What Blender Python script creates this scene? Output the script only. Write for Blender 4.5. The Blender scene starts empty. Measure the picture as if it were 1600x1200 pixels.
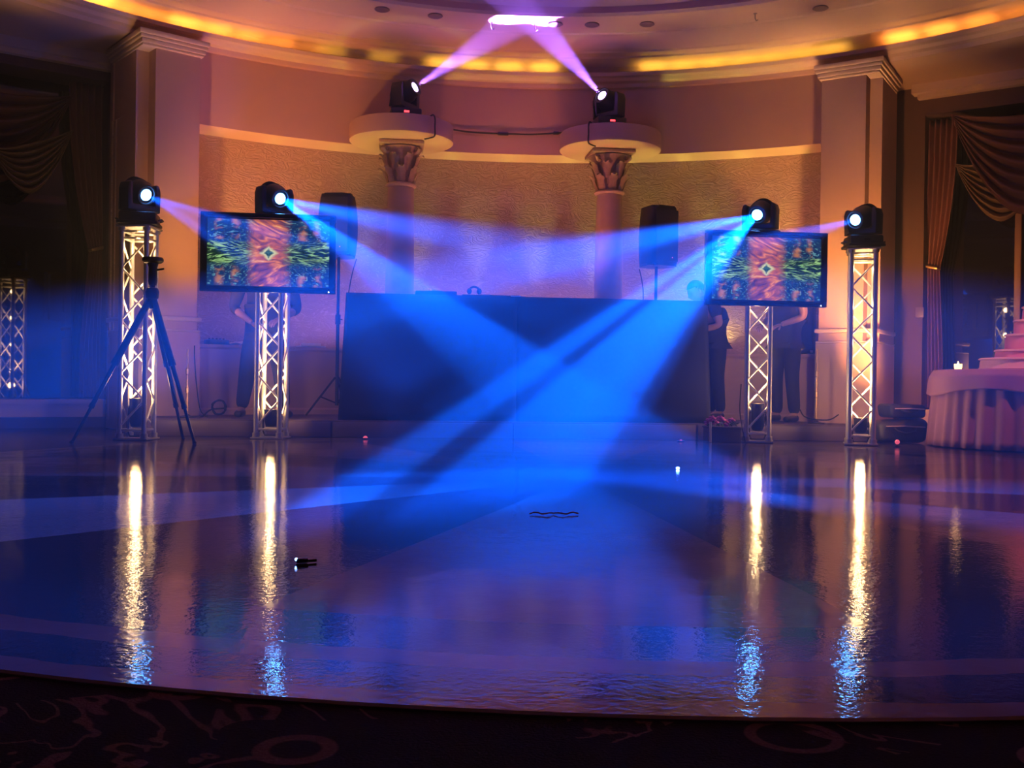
import bpy, bmesh, math, random
from math import sin, cos, tan, pi, radians, atan2, sqrt
from mathutils import Vector, Matrix

random.seed(4)
SC = bpy.context.scene
COL = SC.collection
V = Vector

# ------------------------------------------------------------------ camera
FPX, YAW, ROLL = 1600.0, radians(6.7), radians(0.8)
CAM = V((-1.08, 0.0, 0.54))
FWD = V((sin(YAW), cos(YAW), 0)); RGT = V((cos(YAW), -sin(YAW), 0)); UPV = V((0, 0, 1))


def ray(u, v):
    a = (u - 800) / FPX; b = (600 - v) / FPX
    a2 = a * cos(ROLL) - b * sin(ROLL); b2 = a * sin(ROLL) + b * cos(ROLL)
    return FWD + a2 * RGT + b2 * UPV


def at(u, v, y):
    """survey: point of the place seen along (u, v) at room depth y"""
    d = ray(u, v); return CAM + d * (y / d.y)


def atz(u, v, z):
    d = ray(u, v); return CAM + d * ((z - CAM.z) / d.z)


def at_plane(u, v, p0, n):
    d = ray(u, v); return CAM + d * ((p0 - CAM).dot(n) / d.dot(n))


def camera():
    cd = bpy.data.cameras.new('camera'); co = bpy.data.objects.new('camera', cd); COL.objects.link(co)
    right = cos(ROLL) * RGT + sin(ROLL) * UPV
    up = -sin(ROLL) * RGT + cos(ROLL) * UPV
    back = -FWD
    m = Matrix((right, up, back)).transposed().to_4x4(); m.translation = CAM
    co.matrix_world = m
    cd.sensor_width = 36; cd.lens = 36.0; cd.clip_start = 0.05; cd.clip_end = 100
    SC.camera = co


camera()

# ------------------------------------------------------------------ materials
def mat(name, col, rough=0.6, metal=0.0, spec=0.5, coat=0.0, noise=0.0, nscale=20, bump=0.0, bscale=60, emit=None, estr=0):
    m = bpy.data.materials.new(name); m.use_nodes = True
    nt = m.node_tree; b = nt.nodes['Principled BSDF']
    b.inputs['Base Color'].default_value = (*col, 1); b.inputs['Roughness'].default_value = rough
    b.inputs['Metallic'].default_value = metal; b.inputs['Specular IOR Level'].default_value = spec
    b.inputs['Coat Weight'].default_value = coat
    if emit:
        b.inputs['Emission Color'].default_value = (*emit, 1); b.inputs['Emission Strength'].default_value = estr
    tc = nt.nodes.new('ShaderNodeTexCoord')
    if noise > 0:
        n = nt.nodes.new('ShaderNodeTexNoise'); n.inputs['Scale'].default_value = nscale; n.inputs['Detail'].default_value = 4
        nt.links.new(tc.outputs['Object'], n.inputs['Vector'])
        mx = nt.nodes.new('ShaderNodeMix'); mx.data_type = 'RGBA'
        mx.inputs[6].default_value = (*[c * (1 - noise) for c in col], 1)
        mx.inputs[7].default_value = (*[min(1, c * (1 + noise)) for c in col], 1)
        nt.links.new(n.outputs['Fac'], mx.inputs[0]); nt.links.new(mx.outputs[2], b.inputs['Base Color'])
    if bump > 0:
        n = nt.nodes.new('ShaderNodeTexNoise'); n.inputs['Scale'].default_value = bscale; n.inputs['Detail'].default_value = 5
        nt.links.new(tc.outputs['Object'], n.inputs['Vector'])
        bp = nt.nodes.new('ShaderNodeBump'); bp.inputs['Strength'].default_value = bump; bp.inputs['Distance'].default_value = 0.02
        nt.links.new(n.outputs['Fac'], bp.inputs['Height']); nt.links.new(bp.outputs[0], b.inputs['Normal'])
    return m


class NT:
    """tiny node helper"""
    def __init__(s, nt): s.nt = nt
    def n(s, t, **kw):
        x = s.nt.nodes.new(t)
        for k, v in kw.items(): setattr(x, k, v)
        return x
    def l(s, a, b): s.nt.links.new(a, b)
    def val(s, sock, x):
        if isinstance(x, (int, float)): sock.default_value = x
        else: s.l(x, sock)
    def m(s, op, a, b=0.0, c=0.0):
        x = s.n('ShaderNodeMath', operation=op)
        for i, q in enumerate((a, b, c)): s.val(x.inputs[i], q)
        return x.outputs[0]
    def mix(s, f, a, b):
        x = s.n('ShaderNodeMix', data_type='RGBA'); s.val(x.inputs[0], f)
        for i, q in ((6, a), (7, b)):
            if isinstance(q, tuple): x.inputs[i].default_value = (*q, 1)
            else: s.l(q, x.inputs[i])
        return x.outputs[2]
    def noise(s, vec, scale, detail=3, dist=0.0):
        x = s.n('ShaderNodeTexNoise'); x.inputs['Scale'].default_value = scale
        x.inputs['Detail'].default_value = detail; x.inputs['Distortion'].default_value = dist
        s.l(vec, x.inputs['Vector']); return x.outputs['Fac']
    def vec(s, x, y, z):
        c = s.n('ShaderNodeCombineXYZ')
        for i, q in enumerate((x, y, z)): s.val(c.inputs[i], q)
        return c.outputs[0]
    def step(s, x, a, b):
        r = s.n('ShaderNodeMapRange'); r.clamp = True; r.interpolation_type = 'SMOOTHSTEP'
        s.val(r.inputs['Value'], x); r.inputs['From Min'].default_value = a; r.inputs['From Max'].default_value = b
        return r.outputs['Result']


M = {}
M['plaster'] = mat('plaster', (0.66, 0.42, 0.33), 0.75, noise=0.06, nscale=3, bump=0.05)
M['plaster_trim'] = mat('plaster_trim', (0.76, 0.55, 0.42), 0.6, bump=0.04)
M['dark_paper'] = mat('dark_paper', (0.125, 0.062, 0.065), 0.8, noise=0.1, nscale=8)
M['ceiling_paint'] = mat('ceiling_paint', (0.68, 0.45, 0.33), 0.5, noise=0.05, nscale=2)
M['column_stone'] = mat('column_stone', (0.60, 0.42, 0.36), 0.45, noise=0.15, nscale=9)
M['capital'] = mat('capital_gilt', (0.50, 0.33, 0.25), 0.5, noise=0.3, nscale=30, bump=0.2, bscale=40)
M['alu'] = mat('brushed_aluminium', (0.80, 0.76, 0.70), 0.38, metal=0.55, noise=0.05, nscale=40)
M['alu_plate'] = mat('aluminium_plate', (0.62, 0.58, 0.55), 0.4, metal=0.6)
M['black_plastic'] = mat('black_plastic', (0.012, 0.012, 0.016), 0.42, bump=0.03)
M['black_metal'] = mat('black_metal', (0.02, 0.02, 0.025), 0.35, metal=0.3)
M['black_gloss'] = mat('black_gloss_bezel', (0.012, 0.012, 0.02), 0.15, coat=0.4)
M['black_cloth'] = mat('black_cloth', (0.010, 0.010, 0.015), 0.85, noise=0.25, nscale=120)
M['grille'] = mat('speaker_grille', (0.025, 0.025, 0.03), 0.7, bump=0.4, bscale=220)
M['bag'] = mat('black_nylon', (0.014, 0.013, 0.018), 0.6, noise=0.3, nscale=60, bump=0.3, bscale=20)
M['stage'] = mat('stage_carpet', (0.10, 0.07, 0.09), 0.85, noise=0.2, nscale=60)
M['rubber'] = mat('rubber', (0.015, 0.015, 0.015), 0.8)
M['brass'] = mat('brass', (0.75, 0.50, 0.22), 0.3, metal=0.9)
M['skin'] = mat('skin', (0.34, 0.185, 0.13), 0.55, noise=0.08, nscale=30)
M['hair'] = mat('dark_hair', (0.025, 0.018, 0.015), 0.55, noise=0.3, nscale=80)
M['shirt'] = mat('dark_shirt', (0.013, 0.012, 0.022), 0.85, noise=0.2, nscale=40)
M['trouser'] = mat('dark_trousers', (0.009, 0.0085, 0.014), 0.85, noise=0.2, nscale=40)
M['shoe'] = mat('black_leather', (0.012, 0.011, 0.012), 0.35)
M['pink_cloth'] = mat('pink_linen', (0.36, 0.16, 0.20), 0.8, noise=0.06, nscale=50, bump=0.05, bscale=200)
M['icing'] = mat('pink_icing', (0.78, 0.25, 0.28), 0.5, bump=0.12, bscale=30)
M['icing_pale'] = mat('pale_icing', (0.85, 0.50, 0.48), 0.5, bump=0.1, bscale=50)
M['curtain'] = mat('burgundy_curtain', (0.27, 0.10, 0.10), 0.8, noise=0.15, nscale=14)
M['swag'] = mat('gold_swag', (0.27, 0.17, 0.105), 0.6, noise=0.15, nscale=14)
M['swag_red'] = mat('red_swag', (0.19, 0.075, 0.07), 0.65, noise=0.15, nscale=14)
M['flower'] = mat('magenta_petals', (0.55, 0.06, 0.30), 0.7, noise=0.3, nscale=30)
M['leaf'] = mat('dark_leaves', (0.04, 0.09, 0.03), 0.6)
M['white_paper'] = mat('white_paper', (0.85, 0.83, 0.80), 0.6)
M['red_scrap'] = mat('red_ribbon', (0.45, 0.05, 0.05), 0.5)
M['glass_cup'] = mat('frosted_glass', (0.8, 0.7, 0.6), 0.3, emit=(1.0, 0.45, 0.15), estr=5)  # candle glow through the cup put in as emission
M['flame'] = mat('flame', (1, 0.8, 0.5), 0.5, emit=(1.0, 0.62, 0.25), estr=35)
M['red_led'] = mat('red_display', (0.3, 0.0, 0.0), 0.5, emit=(1.0, 0.03, 0.04), estr=7)
M['pink_led'] = mat('red_pilot_lamp', (0.5, 0.1, 0.1), 0.5, emit=(1.0, 0.12, 0.2), estr=0.8)
M['white_led'] = mat('white_pilot_lamp', (1, 1, 1), 0.5, emit=(0.8, 0.9, 1.0), estr=6)
M['blue_glint'] = mat('blue_glint_glow', (0.2, 0.4, 1), 0.3, emit=(0.15, 0.35, 1.0), estr=20)  # emission that stands for blue glints on the floor
M['blue_lens'] = mat('blue_lamp_lens', (0.1, 0.2, 1), 0.2, emit=(0.08, 0.33, 1.0), estr=60)
M['violet_lens'] = mat('violet_lamp_lens', (0.4, 0.2, 1), 0.2, emit=(0.62, 0.40, 1.0), estr=10)
M['warm_lens'] = mat('warm_lamp_lens', (1, 0.8, 0.5), 0.2, emit=(1.0, 0.66, 0.30), estr=40)
M['downlight_trim'] = mat('downlight_trim', (0.20, 0.12, 0.14), 0.4)
M['mullion'] = mat('window_wood', (0.34, 0.19, 0.12), 0.5)


def mat_glass():
    m = bpy.data.materials.new('dark_window_glass'); m.use_nodes = True
    b = m.node_tree.nodes['Principled BSDF']
    b.inputs['Base Color'].default_value = (0.004, 0.004, 0.006, 1); b.inputs['Roughness'].default_value = 0.03
    b.inputs['Specular IOR Level'].default_value = 0.7; b.inputs['Coat Weight'].default_value = 1.0
    b.inputs['Coat Roughness'].default_value = 0.02
    return m


M['glass'] = mat_glass()


def mat_textured_wall():
    m = bpy.data.materials.new('combed_plaster'); m.use_nodes = True; t = NT(m.node_tree)
    b = m.node_tree.nodes['Principled BSDF']; b.inputs['Roughness'].default_value = 0.45
    tc = t.n('ShaderNodeTexCoord'); mp = t.n('ShaderNodeMapping'); mp.inputs['Scale'].default_value = (1, 1, 2.2)
    t.l(tc.outputs['Object'], mp.inputs['Vector'])
    wv = t.n('ShaderNodeTexNoise'); wv.inputs['Scale'].default_value = 4.5; wv.inputs['Detail'].default_value = 3
    wv.inputs['Distortion'].default_value = 1.2
    t.l(mp.outputs[0], wv.inputs['Vector'])
    ridge = t.m('ABSOLUTE', t.m('SUBTRACT', t.m('FRACT', t.m('MULTIPLY', wv.outputs['Fac'], 6.0)), 0.5))
    bp = t.n('ShaderNodeBump'); bp.inputs['Strength'].default_value = 0.55; bp.inputs['Distance'].default_value = 0.02
    t.l(ridge, bp.inputs['Height']); t.l(bp.outputs[0], b.inputs['Normal'])
    t.l(t.mix(t.step(ridge, 0.40, 0.5), (0.50, 0.34, 0.28), (0.66, 0.50, 0.42)), b.inputs['Base Color'])
    return m


M['textured'] = mat_textured_wall()
CX, CY = 0.0, 5.8          # centre of the round dance floor and of the dome above it
RD = 4.24


def mat_dance_floor():
    m = bpy.data.materials.new('polished_inlaid_floor'); m.use_nodes = True; t = NT(m.node_tree)
    b = m.node_tree.nodes['Principled BSDF']
    tc = t.n('ShaderNodeTexCoord'); sp = t.n('ShaderNodeSeparateXYZ'); t.l(tc.outputs['Object'], sp.inputs[0])
    x, y = sp.outputs[0], sp.outputs[1]
    ang = t.m('ARCTAN2', x, t.m('MULTIPLY', y, -1.0))
    r = t.m('SQRT', t.m('ADD', t.m('MULTIPLY', x, x), t.m('MULTIPLY', y, y)))
    sec = t.m('FLOOR', t.m('DIVIDE', t.m('ADD', ang, 8 * pi), radians(22.5)))
    odd = t.m('MODULO', sec, 2.0)                       # 1 just left of the axis that points to the carpet edge
    inside = t.m('LESS_THAN', r, 3.62)
    star = t.m('MULTIPLY', t.m('MULTIPLY', odd, inside), t.step(r, 0.5, 2.6))
    wob = t.m('MULTIPLY', t.m('SUBTRACT', t.noise(tc.outputs['Object'], 5.0), 0.5), 0.05)
    rr = t.m('ADD', r, wob)
    band1 = t.m('MULTIPLY', t.m('GREATER_THAN', rr, 3.90), t.m('LESS_THAN', rr, 4.00))
    band2 = t.m('GREATER_THAN', rr, 4.16)
    lightm = t.m('MAXIMUM', star, t.m('MAXIMUM', band1, band2))
    grain = t.noise(tc.outputs['Object'], 14.0, 5)
    lc = t.mix(grain, (0.34, 0.225, 0.205), (0.43, 0.30, 0.265))
    dc = t.mix(grain, (0.030, 0.020, 0.030), (0.060, 0.040, 0.050))
    t.l(t.mix(lightm, dc, lc), b.inputs['Base Color'])
    rg = t.m('ADD', 0.035, t.m('MULTIPLY', t.noise(tc.outputs['Object'], 3.0), 0.04))
    t.l(rg, b.inputs['Roughness'])
    b.inputs['Specular IOR Level'].default_value = 0.45
    n1 = t.noise(tc.outputs['Object'], 2.2, 2); n2 = t.noise(tc.outputs['Object'], 55.0, 3)
    h = t.m('ADD', t.m('MULTIPLY', n1, 1.0), t.m('MULTIPLY', n2, 0.2))
    bp = t.n('ShaderNodeBump'); bp.inputs['Strength'].default_value = 0.10; bp.inputs['Distance'].default_value = 0.03
    t.l(h, bp.inputs['Height']); t.l(bp.outputs[0], b.inputs['Normal'])
    return m


M['dance_floor'] = mat_dance_floor()


def mat_carpet():
    m = bpy.data.materials.new('scrolled_carpet'); m.use_nodes = True; t = NT(m.node_tree)
    b = m.node_tree.nodes['Principled BSDF']; b.inputs['Roughness'].default_value = 0.95
    b.inputs['Specular IOR Level'].default_value = 0.1
    tc = t.n('ShaderNodeTexCoord'); o = tc.outputs['Object']
    vo = t.n('ShaderNodeTexVoronoi'); vo.inputs['Scale'].default_value = 3.4; t.l(o, vo.inputs['Vector'])
    d = vo.outputs['Distance']
    ring = t.m('ABSOLUTE', t.m('SUBTRACT', t.m('FRACT', t.m('MULTIPLY', d, 4.0)), 0.5))
    rings = t.m('MULTIPLY', t.step(ring, 0.36, 0.42), t.m('LESS_THAN', d, 0.34))
    nz = t.noise(o, 3.0, 2, 2.4)
    sc = t.m('ABSOLUTE', t.m('SUBTRACT', nz, 0.5))
    scroll = t.m('MULTIPLY', t.m('SUBTRACT', 1.0, t.step(sc, 0.012, 0.025)), t.m('GREATER_THAN', t.noise(o, 1.7, 1), 0.47))
    pat = t.m('MAXIMUM', rings, scroll)
    fib = t.noise(o, 160.0, 3)
    base = t.mix(fib, (0.008, 0.005, 0.006), (0.035, 0.018, 0.016))
    pc = t.mix(fib, (0.10, 0.045, 0.035), (0.30, 0.16, 0.11))
    t.l(t.mix(pat, base, pc), b.inputs['Base Color'])
    bp = t.n('ShaderNodeBump'); bp.inputs['Strength'].default_value = 0.6; bp.inputs['Distance'].default_value = 0.01
    t.l(fib, bp.inputs['Height']); t.l(bp.outputs[0], b.inputs['Normal'])
    return m


M['carpet'] = mat_carpet()


def mat_screen():
    """a picture of streaked colours: an orange column between mirrored green and blue sprays"""
    m = bpy.data.materials.new('television_picture'); m.use_nodes = True; t = NT(m.node_tree)
    b = m.node_tree.nodes['Principled BSDF']; b.inputs['Base Color'].default_value = (0.01, 0.01, 0.01, 1)
    b.inputs['Roughness'].default_value = 0.3
    tc = t.n('ShaderNodeTexCoord'); sp = t.n('ShaderNodeSeparateXYZ'); t.l(tc.outputs['Object'], sp.inputs[0])
    x = t.m('DIVIDE', sp.outputs[0], 0.53); y = t.m('DIVIDE', sp.outputs[2], 0.295)      # -1..1
    ax = t.m('ABSOLUTE', x); ay = t.m('ABSOLUTE', y)
    rad = t.m('SQRT', t.m('ADD', t.m('MULTIPLY', x, x), t.m('MULTIPLY', y, y)))
    ang = t.m('ARCTAN2', y, ax)
    # streaks that run outward from the middle
    sv = t.vec(t.m('MULTIPLY', rad, 2.4), t.m('ADD', t.m('MULTIPLY', ang, 6.0), t.m('MULTIPLY', t.noise(t.vec(x, y, 2.0), 3.0, 2), 1.6)), t.m('SIGN', x))
    streak = t.step(t.noise(sv, 2.0, 3, 1.2), 0.47, 0.64)
    sv2 = t.vec(t.m('MULTIPLY', rad, 5.0), t.m('ADD', t.m('MULTIPLY', ang, 5.0), t.m('MULTIPLY', ax, 2.0)), 3.0)
    streak2 = t.step(t.noise(sv2, 1.6, 3, 2.4), 0.54, 0.66)
    green_zone = t.m('SUBTRACT', 1.0, t.step(t.m('SUBTRACT', ay, t.m('MULTIPLY', ax, 0.16)), 0.10, 0.34))
    bluebg = t.mix(t.noise(sv2, 0.6, 2), (0.004, 0.012, 0.045), (0.01, 0.06, 0.22))
    side = t.mix(t.m('MULTIPLY', streak2, 0.6), bluebg, (0.20, 0.55, 0.62))
    greenc = t.mix(t.noise(sv, 1.0, 2), (0.10, 0.42, 0.16), (0.62, 0.92, 0.32))
    greenc = t.mix(streak, (0.006, 0.03, 0.02), greenc)
    side = t.mix(green_zone, side, greenc)
    # rows of small orange blobs above and below the spray
    for cx_ in (0.55, 0.80):
        bx = t.m('SUBTRACT', 1.0, t.step(t.m('ABSOLUTE', t.m('SUBTRACT', t.m('ADD', ax, t.m('MULTIPLY', t.noise(t.vec(x, y, 5.0), 4.0, 2), 0.12)), cx_ + 0.06)), 0.0, 0.10))
        by = t.m('MULTIPLY', t.step(ay, 0.36, 0.44), t.step(t.noise(t.vec(t.m('MULTIPLY', x, 4.0), t.m('MULTIPLY', y, 3.2), 9.0), 1.6, 2), 0.38, 0.64))
        side = t.mix(t.m('MULTIPLY', t.m('MULTIPLY', bx, by), 0.85), side, (0.62, 0.22, 0.10))
    # middle column
    cv = t.vec(t.m('MULTIPLY', x, 1.6), t.m('ADD', t.m('MULTIPLY', y, 2.6), t.m('MULTIPLY', x, t.m('MULTIPLY', y, 2.5))), 1.0)
    cn = t.noise(cv, 2.0, 4, 1.1)
    ramp = t.n('ShaderNodeValToRGB'); e = ramp.color_ramp.elements
    e[0].position = 0.30; e[0].color = (0.07, 0.02, 0.10, 1); e[1].position = 0.72; e[1].color = (1.0, 0.62, 0.25, 1)
    for p, c in ((0.44, (0.30, 0.08, 0.14, 1)), (0.53, (0.62, 0.14, 0.10, 1)), (0.62, (0.95, 0.30, 0.10, 1))):
        q = e.new(p); q.color = c
    t.l(cn, ramp.inputs[0])
    colm = t.m('SUBTRACT', 1.0, t.step(t.m('ADD', ax, t.m('MULTIPLY', t.m('SUBTRACT', t.noise(t.vec(x, y, 7.0), 5.0, 3), 0.5), 0.16)), 0.18, 0.40))
    pic = t.mix(colm, side, ramp.outputs[0])
    dm = t.m('ADD', t.m('ADD', t.m('MULTIPLY', ax, 1.5), t.m('MULTIPLY', ay, 1.0)), t.m('MULTIPLY', t.m('SUBTRACT', t.noise(t.vec(x, y, 4.0), 9.0, 2), 0.5), 0.16))
    eye = t.m('SUBTRACT', 1.0, t.step(dm, 0.10, 0.16))
    halo = t.m('SUBTRACT', 1.0, t.step(dm, 0.15, 0.27))
    pic = t.mix(halo, pic, (0.75, 0.75, 0.40))
    pic = t.mix(eye, pic, t.mix(streak2, (0.0, 0.05, 0.06), (0.35, 0.75, 0.7)))
    t.l(pic, b.inputs['Emission Color']); b.inputs['Emission Strength'].default_value = 0.95
    return m


M['screen'] = mat_screen()

# ------------------------------------------------------------------ mesh builder
class MB:
    def __init__(s): s.bm = bmesh.new()

    def box(s, c, size, rot=None, bevel=0.0, seg=2):
        r = bmesh.ops.create_cube(s.bm, size=1.0); vs = r['verts']
        for v in vs: v.co = V((v.co.x * size[0], v.co.y * size[1], v.co.z * size[2]))
        if bevel > 0:
            es = list({e for v in vs for e in v.link_edges})
            rb = bmesh.ops.bevel(s.bm, geom=es, offset=bevel, segments=seg, profile=0.5, affect='EDGES')
            vs = list({v for f in rb['faces'] for v in f.verts} | {v for v in vs if v.is_valid})
        m = (rot.to_4x4() if rot is not None else Matrix.Identity(4)); m = Matrix.Translation(V(c)) @ m
        bmesh.ops.transform(s.bm, matrix=m, verts=vs); return s

    def tube(s, p, q, r, r2=None, n=12, caps=True):
        p, q = V(p), V(q); d = q - p; L = d.length
        if L < 1e-6: return s
        res = bmesh.ops.create_cone(s.bm, cap_ends=caps, segments=n, radius1=r, radius2=r if r2 is None else r2, depth=L)
        m = Matrix.Translation((p + q) / 2) @ d.to_track_quat('Z', 'Y').to_matrix().to_4x4()
        bmesh.ops.transform(s.bm, matrix=m, verts=res['verts']); return s

    def path(s, pts, r, n=8):
        pts = [V(p) for p in pts]; rings = []
        up = V((0, 0, 1))
        for i, p in enumerate(pts):
            d = (pts[min(i + 1, len(pts) - 1)] - pts[max(i - 1, 0)]).normalized()
            a = d.cross(up)
            if a.length < 1e-3: a = d.cross(V((1, 0, 0)))
            a.normalize(); b = d.cross(a)
            rings.append([s.bm.verts.new(p + (a * cos(2 * pi * k / n) + b * sin(2 * pi * k / n)) * r) for k in range(n)])
        for i in range(len(rings) - 1):
            for k in range(n):
                s.bm.faces.new((rings[i][k], rings[i][(k + 1) % n], rings[i + 1][(k + 1) % n], rings[i + 1][k]))
        s.bm.faces.new(rings[0][::-1]); s.bm.faces.new(rings[-1]); return s

    def lathe(s, prof, n=32, c=(0, 0, 0), a0=0.0, a1=2 * pi, rot=None, fold=None, caps=True):
        c = V(c); full = abs(a1 - a0 - 2 * pi) < 1e-6; N = n if full else n + 1; rings = []
        for (r, z) in prof:
            ring = []
            for k in range(N):
                a = a0 + (a1 - a0) * k / n
                rr = r * (1 + (fold(a, z) if fold else 0))
                p = V((rr * sin(a), rr * cos(a), z))
                if rot is not None: p = rot @ p
                ring.append(s.bm.verts.new(c + p))
            rings.append(ring)
        for i in range(len(rings) - 1):
            for k in range(n):
                j = (k + 1) % N
                try: s.bm.faces.new((rings[i][k], rings[i][j], rings[i + 1][j], rings[i + 1][k]))
                except ValueError: pass
        if full and caps:
            for ring in (rings[0], rings[-1]):
                try: s.bm.faces.new(ring)
                except ValueError: pass
        return s

    def prism(s, pts, h, axis='Y', off=0.0, bevel=0.0):
        """outline in a plane, extruded by h along axis, centred"""
        def mk(a, b, c): return V((a, c, b)) if axis == 'Y' else (V((a, b, c)) if axis == 'Z' else V((c, a, b)))
        A = [s.bm.verts.new(mk(x, y, off - h / 2)) for x, y in pts]; B = [s.bm.verts.new(mk(x, y, off + h / 2)) for x, y in pts]
        n = len(pts); fs = [s.bm.faces.new(A), s.bm.faces.new(B[::-1])]
        for i in range(n): fs.append(s.bm.faces.new((A[i], B[i], B[(i + 1) % n], A[(i + 1) % n])))
        bmesh.ops.recalc_face_normals(s.bm, faces=fs)
        if bevel > 0:
            es = list({e for f in fs for e in f.edges})
            bmesh.ops.bevel(s.bm, geom=es, offset=bevel, segments=2, profile=0.5, affect='EDGES')
        return s

    def ball(s, c, r, u=16, v=10, rot=None):
        if isinstance(r, (int, float)): r = (r, r, r)
        res = bmesh.ops.create_uvsphere(s.bm, u_segments=u, v_segments=v, radius=1.0)
        m = Matrix.Translation(V(c)) @ (rot.to_4x4() if rot is not None else Matrix.Identity(4)) @ Matrix.Diagonal((*r, 1))
        bmesh.ops.transform(s.bm, matrix=m, verts=res['verts']); return s

    def grid(s, fn, nu, nv, closed_u=False):
        g = [[s.bm.verts.new(fn(i / nu, j / nv)) for j in range(nv + 1)] for i in range(nu + (0 if closed_u else 1))]
        N = len(g)
        for i in range(nu):
            for j in range(nv):
                a, b = g[i], g[(i + 1) % N]
                s.bm.faces.new((a[j], b[j], b[j + 1], a[j + 1]))
        return s

    def add_mesh(s, me, mx=None):
        n0 = len(s.bm.verts); s.bm.from_mesh(me)
        if mx is not None:
            s.bm.verts.ensure_lookup_table(); bmesh.ops.transform(s.bm, matrix=mx, verts=s.bm.verts[n0:])
        return s

    def build(s, name, m, parent=None, loc=None, rotz=None, smooth=35, solid=0.0):
        bmesh.ops.recalc_face_normals(s.bm, faces=s.bm.faces)
        me = bpy.data.meshes.new(name); s.bm.to_mesh(me); s.bm.free()
        me.materials.append(M[m] if isinstance(m, str) else m)
        if smooth:
            me.shade_smooth(); me.set_sharp_from_angle(angle=radians(smooth))
        o = bpy.data.objects.new(name, me); COL.objects.link(o)
        if parent is not None: o.parent = parent
        if loc is not None: o.location = loc
        if rotz is not None: o.rotation_euler = (0, 0, rotz)
        if solid:
            md = o.modifiers.new('thickness', 'SOLIDIFY'); md.thickness = solid; md.offset = 0
        return o


def thing(name, label, cat, loc=(0, 0, 0), rotz=0.0, group=None):
    o = bpy.data.objects.new(name, None); COL.objects.link(o); o.location = loc; o.rotation_euler = (0, 0, rotz)
    o.empty_display_size = 0.1
    o['label'] = label; o['category'] = cat
    if group: o['group'] = group
    return o


def tag(o, label, cat, group=None):
    o['label'] = label; o['category'] = cat
    if group: o['group'] = group
    return o


def struct(o, label=None, cat=None):
    o['kind'] = 'structure'
    if label: o['label'] = label
    if cat: o['category'] = cat
    return o


def dup(root, loc, rotz, label, group=None):
    r = root.copy(); COL.objects.link(r); r.location = loc; r.rotation_euler = (0, 0, rotz); r['label'] = label
    if group: r['group'] = group
    for ch in list(root.children):
        c = ch.copy(); COL.objects.link(c); c.parent = r
        for g in ch.children:
            d = g.copy(); COL.objects.link(d); d.parent = c
    return r


def Rz(a): return Matrix.Rotation(a, 3, 'Z')

# ================================================================== SETTING
# carpet all round, dance floor let into it
mb = MB(); mb.lathe([(0.0, -0.05), (16.0, -0.05), (16.0, 0.0), (RD - 0.002, 0.0), (RD - 0.002, -0.03), (0.0, -0.03)], 96)
struct(mb.build('floor', 'carpet', loc=(CX, CY, 0)), 'dark carpet with scrolling pattern around the dance floor', 'carpet')
mb = MB(); mb.lathe([(0.0, -0.03), (RD, -0.03), (RD, 0.004), (RD - 0.006, 0.008), (0.0, 0.008)], 160)
struct(mb.build('floor_dance', 'dance_floor', loc=(CX, CY, 0), smooth=20), 'glossy round dance floor inlaid with light and dark rays', 'dance floor')
# polished border strip on which the towers stand, between dance floor and stage
mb = MB(); mb.lathe([(RD + 0.001, -0.04), (RD + 0.001, 0.004), (7.9, 0.004), (7.9, -0.04)], 96, a0=radians(-78), a1=radians(78))
struct(mb.build('floor_border', mat('dark_polished_border', (0.045, 0.03, 0.035), 0.2, noise=0.3, nscale=6), loc=(CX, CY, 0)), 'dark polished border between dance floor and stage', 'floor')

# ceiling: soffit, cornice, lit cove, stepped rings and dome
prof = [(12.5, 4.05), (6.32, 4.05), (6.24, 4.05), (6.22, 4.09), (6.15, 4.10), (6.12, 4.13), (6.07, 4.14), (6.05, 4.175), (6.09, 4.185),
        (6.20, 4.19), (6.23, 4.24), (6.19, 4.28), (6.08, 4.305), (5.97, 4.31), (5.95, 4.325), (5.83, 4.33), (5.81, 4.345), (5.70, 4.35), (5.67, 4.365),
        (5.52, 4.37), (5.49, 4.385), (5.38, 4.385), (5.36, 4.40), (4.86, 4.40), (4.84, 4.43), (4.85, 4.50), (4.80, 4.58), (4.72, 4.62), (4.5, 4.75), (4.0, 5.1), (3.2, 5.5), (2.2, 5.8), (1.1, 5.98), (0.01, 6.02)]
mb = MB(); mb.lathe(prof, 144, caps=False)
struct(mb.build('ceiling', 'ceiling_paint', loc=(CX, CY, 0), smooth=28), 'stepped round ceiling with lit cove and shallow dome', 'ceiling')

A0, A1 = radians(-36.5), radians(41)
ZL = 3.27
# upper curved wall, its underside, the textured niche wall and the low wall
mb = MB(); mb.lathe([(6.3, 4.06), (6.3, ZL), (6.82, ZL), (6.82, 4.06)], 60, a0=A0, a1=A1)
struct(mb.build('wall_back_upper', 'plaster', loc=(CX, CY, 0)), 'curved upper wall above the niche', 'wall')
mb = MB(); mb.lathe([(6.74, ZL), (6.74, 0.1), (6.84, 0.1), (6.84, ZL)], 90, a0=A0, a1=A1)
struct(mb.build('wall_back', 'textured', loc=(CX, CY, 0)), 'curved textured niche wall', 'wall')
ZD = 0.92
mb = MB(); mb.lathe([(6.74, ZD), (6.20, ZD), (6.20, ZD - 0.03), (6.23, ZD - 0.05), (6.23, 0.24), (6.20, 0.22), (6.20, 0.14), (6.74, 0.14)], 60, a0=A0, a1=A1)
struct(mb.build('wall_back_lower', 'plaster', loc=(CX, CY, 0)), 'low curved ledge wall under the niche', 'wall')

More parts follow.
